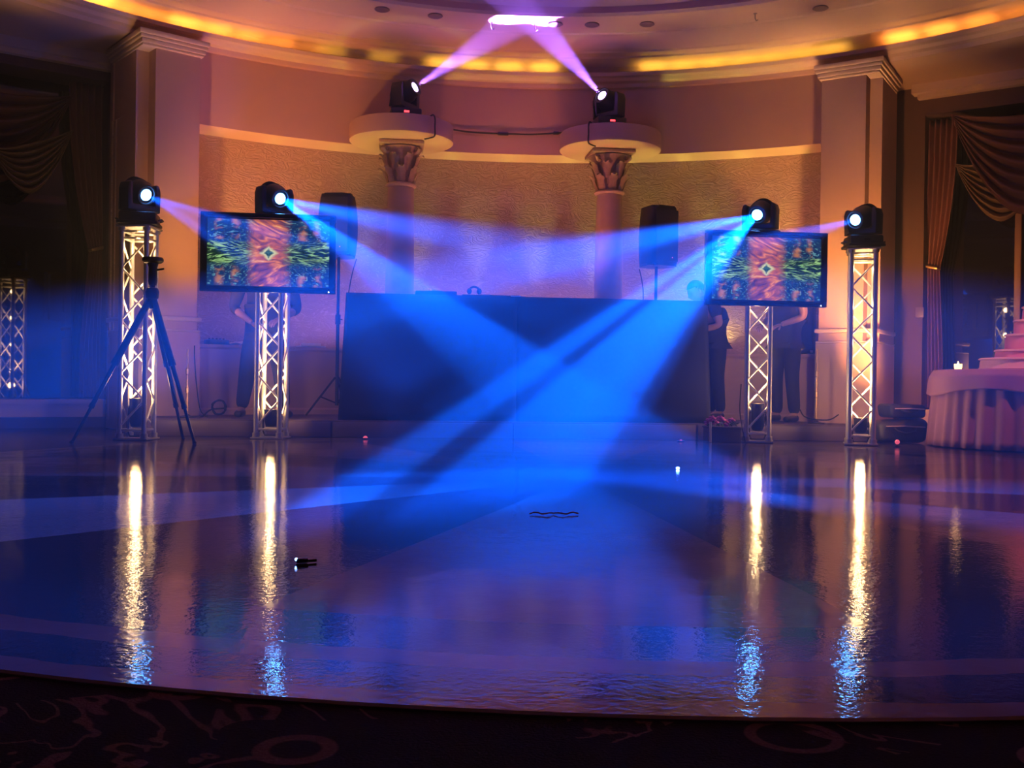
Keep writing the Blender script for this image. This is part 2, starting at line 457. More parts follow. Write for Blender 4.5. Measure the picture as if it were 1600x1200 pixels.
# pilasters turned to the room's centre
def pilaster(side, u, ang, w):
    n = V((sin(ang), cos(ang), 0))
    # where line of sight meets radius 6.0
    d = ray(u, 600); s = 9.0
    for _ in range(40):
        p = CAM + d * s; r = (p - V((CX, CY, p.z))).length; s += (6.0 - r) * 0.7
    p = CAM + d * s
    root = MB(); root.box((0, 0.45, 2.04), (w, 0.9, 4.02), bevel=0.006)
    ob = root.build('wall_pilaster_' + side, 'plaster', loc=(p.x, p.y, 0), rotz=-ang)
    struct(ob, 'square plaster pilaster at the niche ' + ('beside the tripod' if side == 'left' else 'beside the equipment bags'), 'pilaster')
    # narrower set-back strip on the outer side
    sx = -1 if side == 'left' else 1
    m2 = MB(); m2.box((sx * (w / 2 + 0.05), 0.56, 2.04), (0.16, 0.76, 4.02)); m2.build('return_strip', 'plaster', ob)
    m3 = MB()
    for z0, h, e in ((3.88, 0.025, 0.012), (3.905, 0.045, 0.028), (3.95, 0.035, 0.045), (3.985, 0.05, 0.06)):
        m3.box((sx * 0.06, 0.43, z0 + h / 2), (w + 0.14 + 2 * e, 0.9 + 2 * e, h), bevel=0.008)
    m3.build('pilaster_capital', 'plaster_trim', ob)
    m4 = MB(); m4.box((sx * 0.06, 0.44, 1.16), (w + 0.19, 0.96, 0.045), bevel=0.01); m4.box((sx * 0.06, 0.44, 1.04), (w + 0.17, 0.94, 0.02), bevel=0.006)
    m4.build('chair_rail', 'plaster_trim', ob)
    m5 = MB(); m5.box((sx * 0.06, 0.44, 0.52), (w + 0.17, 0.94, 1.02), bevel=0.01); m5.build('dado', 'plaster', ob)
    return ob


pilaster('left', 272, radians(-33.3), 0.47)
pilaster('right', 1312, radians(38.2), 0.47)

# angled side walls with a tall dark window each
def side_wall(side, nin, dist, uj, zhead, usplit, zsill):
    """nin: inward normal; uj: picture column of the window jamb nearest the niche"""
    nin = V((*nin, 0)).normalized(); tg = V((-nin.y, nin.x, 0))
    if side == 'left': pass
    c = V((CX, CY, 0)); p0 = c - nin * dist
    def S(u, v=600): return (at_plane(u, v, p0, nin) - p0).dot(tg)
    ang = atan2(tg.y, tg.x)
    sg = 1 if S(uj) > 0 or True else -1
    return nin, tg, p0, S, ang


def build_side(side, nin, dist, uj, upil, zhead, zsill, idx, glass_nin=None):
    nin, tg, p0, S, ang = side_wall(side, nin, dist, uj, zhead, 0, zsill)
    sj = S(uj); sp = S(upil)
    far = -4.6 if side == 'left' else 4.6
    if side == 'right' and sj > far: far = sj + 3
    def W(s, z, off=0.0): return p0 + tg * s + nin * off + V((0, 0, z))
    def slab(mbx, s0, s1, z0, z1, o0, o1):
        c = W((s0 + s1) / 2, (z0 + z1) / 2, (o0 + o1) / 2)
        mbx.box(c, (abs(s1 - s0), abs(o1 - o0), z1 - z0), Rz(ang))
    wl = MB()
    slab(wl, sj, sp, 0, 4.06, 0, -0.6)                 # pier beside the niche
    slab(wl, far, sj, zhead, 4.06, 0, -0.6)            # header
    slab(wl, far, sj, 0, zsill, 0, -0.6)               # low wall under the sill
    slab(wl, far, far + (-0.5 if side == 'left' else 0.5), 0, 4.06, 0, -0.6)
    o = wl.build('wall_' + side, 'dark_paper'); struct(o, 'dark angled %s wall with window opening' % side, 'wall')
    tr = MB(); slab(tr, far, sj + (0.12 if side == 'left' else -0.12), 3.95, 4.05, 0.16, 0.001); slab(tr, far, sj + (0.07 if side == 'left' else -0.07), 3.90, 3.95, 0.09, 0.001)
    struct(tr.build('trim_%d' % idx, 'plaster_trim'), 'cornice trim along the %s wall' % side, 'trim')
    sl = MB(); slab(sl, far, sj, zsill, zsill + 0.05, 0.10, -0.35); slab(sl, far, sj, zsill - 0.14, zsill, 0.06, 0.001)
    struct(sl.build('trim_%d' % (idx + 2), 'plaster_trim'), 'window sill on the %s wall' % side, 'sill')
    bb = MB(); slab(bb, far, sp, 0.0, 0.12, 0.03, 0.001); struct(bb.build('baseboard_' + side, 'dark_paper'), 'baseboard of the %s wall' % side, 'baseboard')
    # glass, with two mullions
    gn = V((*(glass_nin or (nin.x, nin.y)), 0)).normalized(); gt = V((-gn.y, gn.x, 0))
    gc = W((far + sj) / 2, 0, -0.45); L = abs(sj - far) + 0.5
    g = MB(); g.box((0, 0, (zhead + zsill) / 2 + 0.02), (L, 0.02, zhead - zsill + 0.06))
    go = g.build('window_%d' % idx, 'glass', loc=gc, rotz=atan2(gt.y, gt.x)); struct(go, 'tall dark window on the %s side reflecting the room' % side, 'window')
    return W, sj, sp, far, ang, nin, tg, p0, go, gt, gc


WL = build_side('left', (0.483, -0.875), 7.2, 163, 262, 3.80, 0.26, 1)
WR = build_side('right', (-0.669, -0.743), 7.4, 1440, 1330, 3.72, 0.26, 2, (-0.695, -0.719))

# wooden mullion of the right window (seen at its right edge)
def mullion(Wd, u, gz0, gz1, idx):
    W, sj, sp, far, ang, nin, tg, p0, go, gt, gc = Wd
    s = (at_plane(u, 400, p0 - nin * 0.40, nin) - p0).dot(tg)
    mm = MB(); mm.box(W(s, (gz0 + gz1) / 2, -0.36), (0.07, 0.07, gz1 - gz0), Rz(ang), bevel=0.008)
    struct(mm.build('trim_%d' % idx, 'mullion'), 'wooden mullion of the dark window', 'mullion')


mullion(WR, 1592, 0.26, 3.72, 5)


# curtains: gathered side panels and swags
def side_panel(Wd, uo, ui_top, ui_tie, ui_bot, ztop, label, side):
    W, sj, sp, far, ang, nin, tg, p0, *_ = Wd
    S = lambda u: (at_plane(u, 400, p0 + nin * -0.2, nin) - p0).dot(tg)
    so, st, sm, sb = S(uo), S(ui_top), S(ui_tie), S(ui_bot)
    root = thing('curtain', label, 'curtain', W(so, 0, -0.2))
    o0 = W(so, 0, -0.2)
    def fn(a, b):
        z = 0.33 + (ztop - 0.33) * (1 - b)
        zt = 1.95
        if z > zt: k = (z - zt) / (ztop - zt); inner = sm + (st - sm) * (1 - (1 - k) ** 2.2)
        else: k = (zt - z) / (zt - 0.33); inner = sm + (sb - sm) * min(1, k * 1.6)
        s = so + (inner - so) * a
        fold = 0.045 * sin(a * 2 * pi * 6.0 + 0.8 * sin(b * 5)) + 0.015 * sin(a * 40 + b * 6)
        return W(s, z, -0.2 + fold) - o0
    MB().grid(fn, 64, 40).build('panel', 'curtain', root, smooth=60, solid=0.006)
    tb = MB(); zt = 1.95
    tb.path([W(so + (sm - so) * k, zt + 0.05 * (1 - k), -0.2 + 0.075 * (1 if 0.05 < k < 0.95 else 0)) - o0 for k in (0, 0.1, 0.3, 0.5, 0.7, 0.9, 1.0)], 0.018, 8)
    tb.build('tieback', 'brass', root)
    return root


def swag(Wd, u0, z0, u1, z1, sag0, sag1, off, m, name, label):
    """cloth hung between two points, lower hem sagging more than the top"""
    W, sj, sp, far, ang, nin, tg, p0, *_ = Wd
    S = lambda u: (at_plane(u, 300, p0 + nin * -0.15, nin) - p0).dot(tg)
    sa = S(u0) if u0 is not None else far + 0.1; sb = S(u1) if u1 is not None else far - 0.1
    o0 = W((sa + sb) / 2, 0, -0.15)
    def fn(a, b):
        sag = sag0 + (sag1 - sag0) * b
        z = z0 + (z1 - z0) * a - sag * (1 - (2 * a - 1) ** 2) - 0.25 * b * (1 - abs(2 * a - 1)) * 0.2
        env = 0.25 + 0.75 * (1 - (2 * a - 1) ** 2)
        fold = 0.055 * env * sin(b * 2 * pi * 6.5 + 1.2 * sin(a * pi * 1.5))
        return W(sa + (sb - sa) * a, z, -0.15 + off + fold) - o0
    o = MB().grid(fn, 40, 84).build(name, m, None, loc=o0, smooth=60, solid=0.006)
    tag(o, label, 'curtain swag'); return o


side_panel(WL, 164, 104, 140, 128, 3.78, 'burgundy curtain panel at the left window behind the camera tripod', 'left')
side_panel(WR, 1441, 1494, 1468, 1474, 3.70, 'burgundy curtain panel at the right window above the black bags', 'right')
swag(WL, 112, 3.62, -160, 3.72, 0.15, 1.05, 0.00, 'swag_red', 'swag_valance', 'upper dark red swag across the left window')
swag(WL, 106, 3.2, -20, 2.9, 0.05, 0.52, 0.20, 'swag', 'swag_valance', 'lower tan swag hanging against the left curtain panel')
swag(WR, 1490, 3.68, 1740, 3.68, 0.12, 1.15, 0.20, 'swag_red', 'swag_valance', 'upper dark red swag crossing over at the right window')
swag(WR, 1492, 3.15, 1640, 3.10, 0.05, 0.62, 0.00, 'swag', 'swag_valance', 'lower golden swag above the cake table')

# stage
ST = 0.165
mb = MB(); mb.lathe([(4.0, 0.0), (4.0, 0.0)], 4)
mb.bm.free(); mb = MB()
ys, ye = 9.98, 12.6
pts = []
pts = [(-3.42, ys), (3.95, ys), (4.2, ys + 0.5), (4.2, 10.6), (3.2, ye), (-2.8, ye), (-3.7, 10.6), (-3.65, ys + 0.4)]
mb.prism(pts, ST, 'Z', off=ST / 2 + 0.002, bevel=0.008)
struct(mb.build('stage_platform', 'stage'), 'low carpeted stage platform under the booth', 'stage')
mb = MB()
for x0, x1 in ((-3.40, -1.66), (-1.64, 0.10), (0.12, 1.95), (1.97, 3.93)):
    mb.box(((x0 + x1) / 2, ys - 0.012, ST / 2 - 0.004), (x1 - x0, 0.016, ST - 0.02), bevel=0.004)
struct(mb.build('trim_6', mat('stage_fascia', (0.13, 0.09, 0.12), 0.45)), 'fascia boards along the stage front', 'stage trim')

# ================================================================== columns with round platforms
def column(u, label):
    p = at(u, 250, 11.67); x, y = p.x, p.y
    root = thing('column', label, 'column', (x, y, ST), 0)
    base = ST
    z = lambda a: a - base
    sh = MB()
    sh.lathe([(0.145 + 0.02 * (1 - k / 12) + (0.008 * sin(pi * k / 12)), z(0.45 + (2.76 - 0.45) * k / 12)) for k in range(13)], 40, fold=lambda a, zz: 0.018 * (abs(sin(a * 10)) - 0.5))
    sh.build('shaft', 'column_stone', root)
    b = MB(); b.box((0, 0, 0.06), (0.46, 0.46, 0.12), bevel=0.01)
    b.lathe([(0.22, 0.12), (0.225, 0.16), (0.20, 0.19), (0.18, 0.20), (0.19, 0.24), (0.17, 0.29)], 36); b.build('base', 'column_stone', root)
    nk = MB(); nk.lathe([(0.14, z(2.74)), (0.17, z(2.75)), (0.178, z(2.765)), (0.17, z(2.78)), (0.15, z(2.79))], 36); nk.build('necking', 'plaster_trim', root)
    cp = MB()
    cp.lathe([(0.135, z(2.78)), (0.145, z(2.9)), (0.16, z(3.02)), (0.20, z(3.12)), (0.24, z(3.18))], 32)
    # two tiers of acanthus leaves and corner volutes
    for tier, (zz, rr, hh, n, off) in enumerate(((2.79, 0.145, 0.17, 8, 0), (2.92, 0.155, 0.18, 8, pi / 8))):
        for k in range(n):
            a = off + 2 * pi * k / n
            ln = [(0.0, 0.0, 0.035), (0.03, hh * 0.45, 0.05), (0.055, hh * 0.8, 0.045), (0.10, hh, 0.03), (0.115, hh * 0.86, 0.012)]
            def lf(i, j, ln=ln, a=a, rr=rr, zz=zz):
                t = i * (len(ln) - 1); q = min(int(t), len(ln) - 2); f = t - q
                o, h, w = [ln[q][m] * (1 - f) + ln[q + 1][m] * f for m in range(3)]
                sx = (j - 0.5) * 2 * w * (1 + 0.25 * sin(i * 18)); R = rr + o + 0.012 * cos((j - 0.5) * pi)
                return V((R * sin(a) + sx * cos(a), R * cos(a) - sx * sin(a), z(zz) + h))
            cp.grid(lf, 10, 5)
    for k in range(4):
        a = pi / 4 + k * pi / 2
        pts = [V(((0.20 + 0.05 * t + 0.035 * cos(t * 7)) * sin(a), (0.20 + 0.05 * t + 0.035 * cos(t * 7)) * cos(a), z(3.13) + 0.035 * sin(t * 7) + 0.02 * t)) for t in [i / 10 for i in range(11)]]
        cp.path(pts, 0.018, 8)
    cp.build('capital', 'capital', root, solid=0.0)
    ab = MB(); ab.box((0, 0, z(3.215)), (0.50, 0.50, 0.045), bevel=0.012); ab.build('abacus', 'capital', root)
    pf = MB(); pf.lathe([(0.01, z(3.24)), (0.56, z(3.24)), (0.585, z(3.255)), (0.585, z(3.43)), (0.575, z(3.445)), (0.01, z(3.445))], 64)
    pf.build('round_platform', 'plaster', root)
    return root, V((x, y, 3.445))


colL, PTL = column(627, 'corinthian column with round platform near the left loudspeaker')
colR, PTR = column(953, 'corinthian column with round platform near the right loudspeaker')

# ================================================================== truss towers
def truss(loc, rotz, h, label):
    root = thing('truss_tower', label, 'truss', loc, rotz, 'lattice truss towers lit from inside')
    w = 0.108; r = 0.023
    for sx, sy in ((-1, -1), (1, -1), (1, 1), (-1, 1)):
        c = MB(); c.tube((sx * w, sy * w, 0.03), (sx * w, sy * w, h - 0.02), r, n=14); c.build('chord', 'alu', root)
    n = max(6, round((h - 0.24) / 0.235)); z0, z1 = 0.12, h - 0.14
    cs = [(-w, -w), (w, -w), (w, w), (-w, w)]
    for k in range(4):
        a, b = cs[k], cs[(k + 1) % 4]
        l = MB()
        for i in range(n):
            za, zb = z0 + (z1 - z0) * i / n, z0 + (z1 - z0) * (i + 1) / n
            p, q = (a, b) if i % 2 == 0 else (b, a)
            l.tube((*p, za), (*q, zb), 0.0095, n=8)
        for zz in (z0 - 0.03, z1 + 0.025, z1 + 0.085): l.tube((*a, zz), (*b, zz), 0.011, n=8)
        l.build('lattice_side', 'alu', root)
    bp = MB(); bp.box((0, 0, 0.012), (0.30, 0.30, 0.016), bevel=0.003)
    for sx, sy in ((-1, -1), (1, -1), (1, 1), (-1, 1)): bp.tube((sx * w, sy * w, 0.018), (sx * w, sy * w, 0.06), 0.034, n=12)
    bp.build('base_plate', 'alu_plate', root)
    tp = MB(); tp.box((0, 0, h - 0.012), (0.30, 0.30, 0.016), bevel=0.003)
    for sx, sy in ((-1, -1), (1, -1), (1, 1), (-1, 1)): tp.tube((sx * w, sy * w, h - 0.05), (sx * w, sy * w, h - 0.018), 0.034, n=12)
    tp.build('top_plate', 'alu_plate', root)
    return root


HO, HI = 1.87, 1.94
tow = {}
def place(u, y): q = at(u, 640, y); return V((q.x, q.y, 0.004))
T1 = truss(place(214, 9.3), radians(-9), HO, 'glowing truss tower directly behind the camera tripod')
p = place(1345, 9.3); T4 = dup(T1, p, radians(-22), 'glowing truss tower nearest the black bags and cake table')
T2 = truss(place(424, 9.65), radians(-10), HI, 'truss tower under the television near the tripod')
T3 = dup(T2, place(1184, 9.62), radians(-21), 'truss tower under the television near the flower box')
TOW = [(T1, HO), (T2, HI), (T3, HI), (T4, HO)]


def par_can(t, zc, label):
    root = thing('par_can', label, 'stage light', t.location + V((0, 0, 0.02)), t.rotation_euler.z, 'uplighters inside the truss towers')
    b = MB(); b.lathe([(0.035, 0.09), (0.05, 0.10), (0.062, 0.14), (0.064, zc - 0.02), (0.068, zc), (0.060, zc), (0.056, zc - 0.012), (0.01, zc - 0.02)], 24); b.build('can', 'black_metal', root)
    l = MB(); l.lathe([(0.001, zc - 0.004), (0.03, zc - 0.005), (0.054, zc - 0.010), (0.054, zc - 0.016), (0.001, zc - 0.016)], 24); l.build('lens', 'warm_lens', root)
    y = MB(); y.path([(-0.075, 0, zc - 0.08), (-0.075, 0, 0.05), (-0.06, 0, 0.012), (0.06, 0, 0.012), (0.075, 0, 0.05), (0.075, 0, zc - 0.08)], 0.007, 8)
    y.tube((-0.08, 0, zc - 0.08), (-0.06, 0, zc - 0.08), 0.012); y.tube((0.08, 0, zc - 0.08), (0.06, 0, zc - 0.08), 0.012)
    y.build('yoke', 'black_metal', root)


ZC = (0.345, 0.25, 0.36, 0.24)
for (t, h), zc, nm in zip(TOW, ZC, ('tower behind the camera tripod', 'tower under the tripod-side television', 'tower beside the flower box', 'tower nearest the cake table')):
    par_can(t, zc, 'small black uplighter glowing inside the ' + nm)

# ================================================================== lights helper
def spot(name, loc, direction, energy, col, size, blend=0.15, radius=0.03, yaxis=None, build=None, vis=1.0):
    ld = bpy.data.lights.new(name, 'SPOT'); ld.energy = energy; ld.color = col; ld.spot_size = size; ld.spot_blend = blend
    ld.shadow_soft_size = radius
    o = bpy.data.objects.new(name, ld); COL.objects.link(o)
    z = -V(direction).normalized()
    y = V(yaxis) if yaxis is not None else V((0, 0, 1))
    if abs(y.dot(z)) > 0.999: y = V((0, 1, 0))
    y = (y - z * y.dot(z)); y.normalize(); x = y.cross(z)
    m = Matrix((x, y, z)).transposed().to_4x4(); m.translation = V(loc); o.matrix_world = m
    if build:
        ld.use_nodes = True; build(ld.node_tree)
    return o


def gobo(stops, mx, mz, gate=None):
    """fan-shaped gobo slots: brightness by the angle (degrees) around the axis square to the fan; stops: (angle, intensity)"""
    def b(nt):
        t = NT(nt); em = nt.nodes['Emission']
        tc = t.n('ShaderNodeTexCoord'); sp = t.n('ShaderNodeSeparateXYZ'); t.l(tc.outputs['Normal'], sp.inputs[0])
        den = t.m('ADD', t.m('MULTIPLY', sp.outputs[0], mx), t.m('MULTIPLY', sp.outputs[2], mz))
        tt = t.m('MULTIPLY', t.m('ARCTANGENT', t.m('DIVIDE', sp.outputs[1], den)), 180 / pi)
        lo, hi = stops[0][0], stops[-1][0]
        mr = t.n('ShaderNodeMapRange'); mr.clamp = True; t.l(tt, mr.inputs['Value'])
        mr.inputs['From Min'].default_value = lo; mr.inputs['From Max'].default_value = hi
        cr = t.n('ShaderNodeValToRGB'); cr.color_ramp.interpolation = 'EASE'; e = cr.color_ramp.elements
        top = max(q for _, q in stops)
        e[0].position = 0; e[0].color = (*[stops[0][1] / top] * 3, 1); e[1].position = 1; e[1].color = (*[stops[-1][1] / top] * 3, 1)
        for a, q_ in stops[1:-1]:
            q = e.new((a - lo) / (hi - lo)); q.color = (*[q_ / top] * 3, 1)
        t.l(mr.outputs[0], cr.inputs[0])
        out = t.m('MULTIPLY', cr.outputs[0], top)
        if gate:
            xa = t.m('MULTIPLY', t.m('ABSOLUTE', t.m('ARCTANGENT', t.m('DIVIDE', sp.outputs[0], sp.outputs[2]))), 180 / pi)
            out = t.m('MULTIPLY', out, t.m('SUBTRACT', 1.0, t.step(xa, gate[0], gate[1])))
        t.l(out, em.inputs['Strength'])
    return b


# ================================================================== moving heads
def moving_head(loc, base_rot, lens_pt, aim, label, violet=False, s=1.0, group='moving head lights with beams on'):
    """base on loc; head pivots at the yoke; lens faces aim"""
    loc = V(loc); root = thing('moving_head_light', label, 'stage light', loc, 0, group)
    aimv = (V(aim) - V(lens_pt)).normalized()
    pan = atan2(aimv.x, -aimv.y)         # rotation about z of a head that faces -y
    R = Rz(pan)
    Bz = Rz(base_rot)
    b = MB()
    b.box((0, 0, 0.02), (0.34 * s, 0.30 * s, 0.032), Bz, bevel=0.01); b.box((0, 0, 0.072 * s), (0.31 * s, 0.27 * s, 0.09 * s), Bz, bevel=0.018)
    for sx in (-1, 1): b.path([Bz @ V((sx * 0.165 * s, -0.05, 0.05)), Bz @ V((sx * 0.19 * s, -0.04, 0.06)), Bz @ V((sx * 0.19 * s, 0.04, 0.06)), Bz @ V((sx * 0.165 * s, 0.05, 0.05))], 0.009, 8)
    bo = b.build('base', 'black_plastic', root)
    d = MB(); d.box(Bz @ V((0, -0.137 * s, 0.075 * s)), (0.05 * s, 0.006, 0.018 * s), Bz); d.build('display', 'red_led' if violet else 'black_gloss', root)
    piv = V((0, 0, 0.30 * s))
    y = MB(); y.tube((0, 0, 0.115 * s), (0, 0, 0.135 * s), 0.10 * s, n=24)
    W2 = 0.135 * s
    arm = [(-W2 - 0.03 * s, 0.13 * s), (W2 + 0.03 * s, 0.13 * s), (W2 + 0.035 * s, 0.32 * s), (W2 + 0.02 * s, 0.37 * s), (W2 - 0.005 * s, 0.38 * s), (W2 - 0.02 * s, 0.36 * s), (W2 - 0.02 * s, 0.185 * s),
           (-W2 + 0.02 * s, 0.185 * s), (-W2 + 0.02 * s, 0.36 * s), (-W2 + 0.005 * s, 0.38 * s), (-W2 - 0.02 * s, 0.37 * s), (-W2 - 0.035 * s, 0.32 * s)]
    q = MB(); q.prism(arm, 0.13 * s, 'Y', bevel=0.008)
    me = bpy.data.meshes.new('t'); q.bm.to_mesh(me); q.bm.free(); y.add_mesh(me, R.to_4x4()); bpy.data.meshes.remove(me)
    y.build('yoke', 'black_plastic', root)
    # head: a barrel along aim
    rot = aimv.to_track_quat('Z', 'Y').to_matrix()
    L = V(lens_pt) - loc - piv
    ln = max(0.10, L.dot(aimv))
    prof = [(0.03, -0.15 * s), (0.075 * s, -0.145 * s), (0.10 * s, -0.11 * s), (0.112 * s, -0.03 * s), (0.112 * s, 0.04 * s), (0.095 * s, 0.075 * s), (0.09 * s, ln), (0.078 * s, ln), (0.074 * s, ln - 0.012), (0.02, ln - 0.014)]
    h = MB(); h.lathe(prof, 28, c=piv, rot=rot)
    for k in range(5): h.lathe([(0.105 * s, -0.10 * s + 0.016 * k * s), (0.118 * s, -0.096 * s + 0.016 * k * s), (0.105 * s, -0.092 * s + 0.016 * k * s)], 28, c=piv, rot=rot)
    ho = h.build('head', 'black_plastic', root)
    lm = MB(); lm.lathe([(0.001, ln - 0.002), (0.03 * s, ln - 0.004), (0.05 * s, ln - 0.009), (0.05 * s, ln - 0.013), (0.001, ln - 0.013)], 24, c=piv, rot=rot)
    lm.build('lens', 'violet_lens' if violet else 'blue_lens', ho)
    return loc + piv + aimv * (ln + 0.012)


BLUE = (0.0, 0.095, 1.0); VIOLET = (0.36, 0.13, 1.0)
def head_on(t, h): return t.location + V((0, 0, h))


lensO1, lensI1 = at(232, 305, 9.25), at(437, 310, 9.55)
lensI2, lensO2 = at(1183, 330, 9.52), at(1333, 342, 9.22)
aims = dict(O1=at(900, 590, 6.5), I1=V((1.2, 5.2, 0.3)), I2=V((-0.9, 5.4, 0.15)), O2=at(700, 540, 6.5))
LO1 = moving_head(head_on(T1, HO), radians(4), lensO1, aims['O1'], 'moving head light on the tower behind the camera tripod')
LI1 = moving_head(head_on(T2, HI), radians(4), lensI1, aims['I1'], 'moving head light above the television near the tripod')
LI2 = moving_head(head_on(T3, HI), radians(4), lensI2, aims['I2'], 'moving head light above the television near the flower box')
LO2 = moving_head(head_on(T4, HO), radians(-10), lensO2, aims['O2'], 'moving head light on the tower nearest the cake table')
# on the column platforms
hotspot = at(825, 20, 10.64)
def head_on_platform(u, v, P):
    q = at(u, 182, P.y - 0.18); return V((q.x, P.y - 0.18, P.z + 0.001))
bL = head_on_platform(633, 182, PTL); bR = head_on_platform(951, 182, PTR)
bR.x = at(951, 192, bR.y).x
lensT1, lensT2 = at(647, 125, bL.y - 0.05), at(942, 136, bR.y - 0.05)
LT1 = moving_head(bL, radians(6), lensT1, hotspot, 'moving head light with violet beam on the left column platform', violet=True, s=1.09)
LT2 = moving_head(bR, radians(6), lensT2, hotspot, 'moving head light with violet beam on the right column platform', violet=True, s=1.09)


def image_up(P, A):
    v = (P - CAM).normalized(); n = v.cross(A); n.normalize()
    return n if n.z > 0 else -n


def beam(name, P, aim, energy, col, slots, half, radius=0.02, gate=None):
    """slots: (fall in degrees below the horizontal, intensity) across the fan of the beam"""
    A = (aim - P).normalized()
    b = None
    if slots:
        v = (P - CAM).normalized(); n = image_up(P, A); m = v.cross(n)
        if m.dot(A) < 0: m = -m
        z = -A; x = n.cross(z)
        flat = V((A.x, A.y, 0)); rt = V((v.y, -v.x, 0)).normalized(); u = rt.cross(v)
        down = -atan2(A.dot(u), abs(A.dot(rt))) * 180 / pi          # how far the beam's axis falls
        b = gobo(sorted((down - a, i) for a, i in slots), m.dot(x), m.dot(z), gate)
    spot(name, P + A * 0.01, A, energy, col, 2 * half, 0.10, radius, image_up(P, A), b)


G_I1 = [(2.5, 0), (8.0, 0.5), (11, 0.5), (15, 0.2), (18, 0.10), (23.5, 0.12), (25, 0.1), (27, 0.16), (29, 0.95), (35, 1.1), (41, 1.0), (45, 0.25), (49, 0)]
G_I2 = [(4.0, 0), (8.5, 0.6), (13, 0.6), (17, 0.18), (20, 0.08), (25.5, 0.07), (27.5, 0.06), (31, 0.14), (33, 0.8), (35.5, 0.8), (36.8, 0.3), (38.5, 0.3), (40.5, 1.0), (50, 1.3), (56, 1.15), (60, 0.2), (64, 0)]
beam('beam_inner_a', LI1, aims['I1'], 78000, BLUE, G_I1, radians(15.5), gate=(4.0, 9.0))
beam('beam_inner_b', LI2, aims['I2'], 98000, BLUE, G_I2, radians(17.5), gate=(4.0, 9.0))
beam('beam_outer_a', LO1, aims['O1'], 11000, BLUE, [(9, 0), (13, 1), (18, 0.4), (24, 0.35), (30, 0.7), (34, 0.5), (38, 0)], radians(11), gate=(4, 8))
beam('beam_outer_b', LO2, aims['O2'], 11000, BLUE, [(5, 0), (9, 1), (14, 0.7), (19, 0.3), (27, 0.08), (30, 0)], radians(11), gate=(4, 8))
beam('beam_top_a', LT1, hotspot, 21000, VIOLET, None, radians(8))
beam('beam_top_b', LT2, hotspot, 28000, VIOLET, None, radians(8))

# unseen blue fill added for the glow before the left half of the booth
q = at(571, 690, 9.6); spot('booth_fill', (q.x + 0.25, 9.55, 0.09), (0, 0.12, 1), 150, (0.0, 0.09, 1.0), radians(104), 0.5, 0.06)

# ================================================================== televisions
def television(u, v, y, label, rz=0.0):
    p = at(u, v, y)
    root = thing('television', label, 'television', (p.x, p.y, p.z), rz, 'flat televisions mounted on the truss towers')
    W, H = 1.18, 0.70
    f = MB(); iw, ih = 1.06, 0.59
    f.box((0, 0, H / 2 - (H - ih) / 4 + 0.008), (W, 0.06, (H - ih) / 2 - 0.014 + 0.002), bevel=0.006)
    f.box((0, 0, -H / 2 + (H - ih) / 4 - 0.0), (W, 0.06, (H - ih) / 2), bevel=0.006)
    for sx in (-1, 1): f.box((sx * (W / 2 - (W - iw) / 4), 0, 0), ((W - iw) / 2, 0.06, H - 0.01), bevel=0.006)
    f.build('bezel', 'black_gloss', root)
    s = MB(); s.box((0, 0.0, 0), (iw + 0.004, 0.02, ih + 0.004)); s.build('screen', 'screen', root)
    b = MB(); b.box((0, 0.045, 0), (W - 0.06, 0.05, H - 0.06), bevel=0.015); b.box((0, 0.075, 0), (0.7, 0.04, 0.4), bevel=0.02); b.build('back_housing', 'black_plastic', root)
    k = MB(); k.box((0, 0.11, 0), (0.22, 0.05, 0.24), bevel=0.006); k.box((0.0, 0.135, 0.08), (0.34, 0.02, 0.04)); k.box((0, 0.135, -0.08), (0.34, 0.02, 0.04)); k.build('wall_mount', 'black_metal', root)
    l = MB(); l.ball((0.53, -0.031, -0.335), 0.006, 8, 6); l.build('pilot_lamp', 'white_led', root)
    return root


TV1 = television(420, 396, 9.29, 'flat television on the truss tower nearest the tripod, streaked orange and green picture', radians(0))
q = at(1197, 420.5, 9.27)
TV2 = dup(TV1, (q.x, q.y, q.z), radians(0), 'flat television above the flower box, streaked orange and green picture')

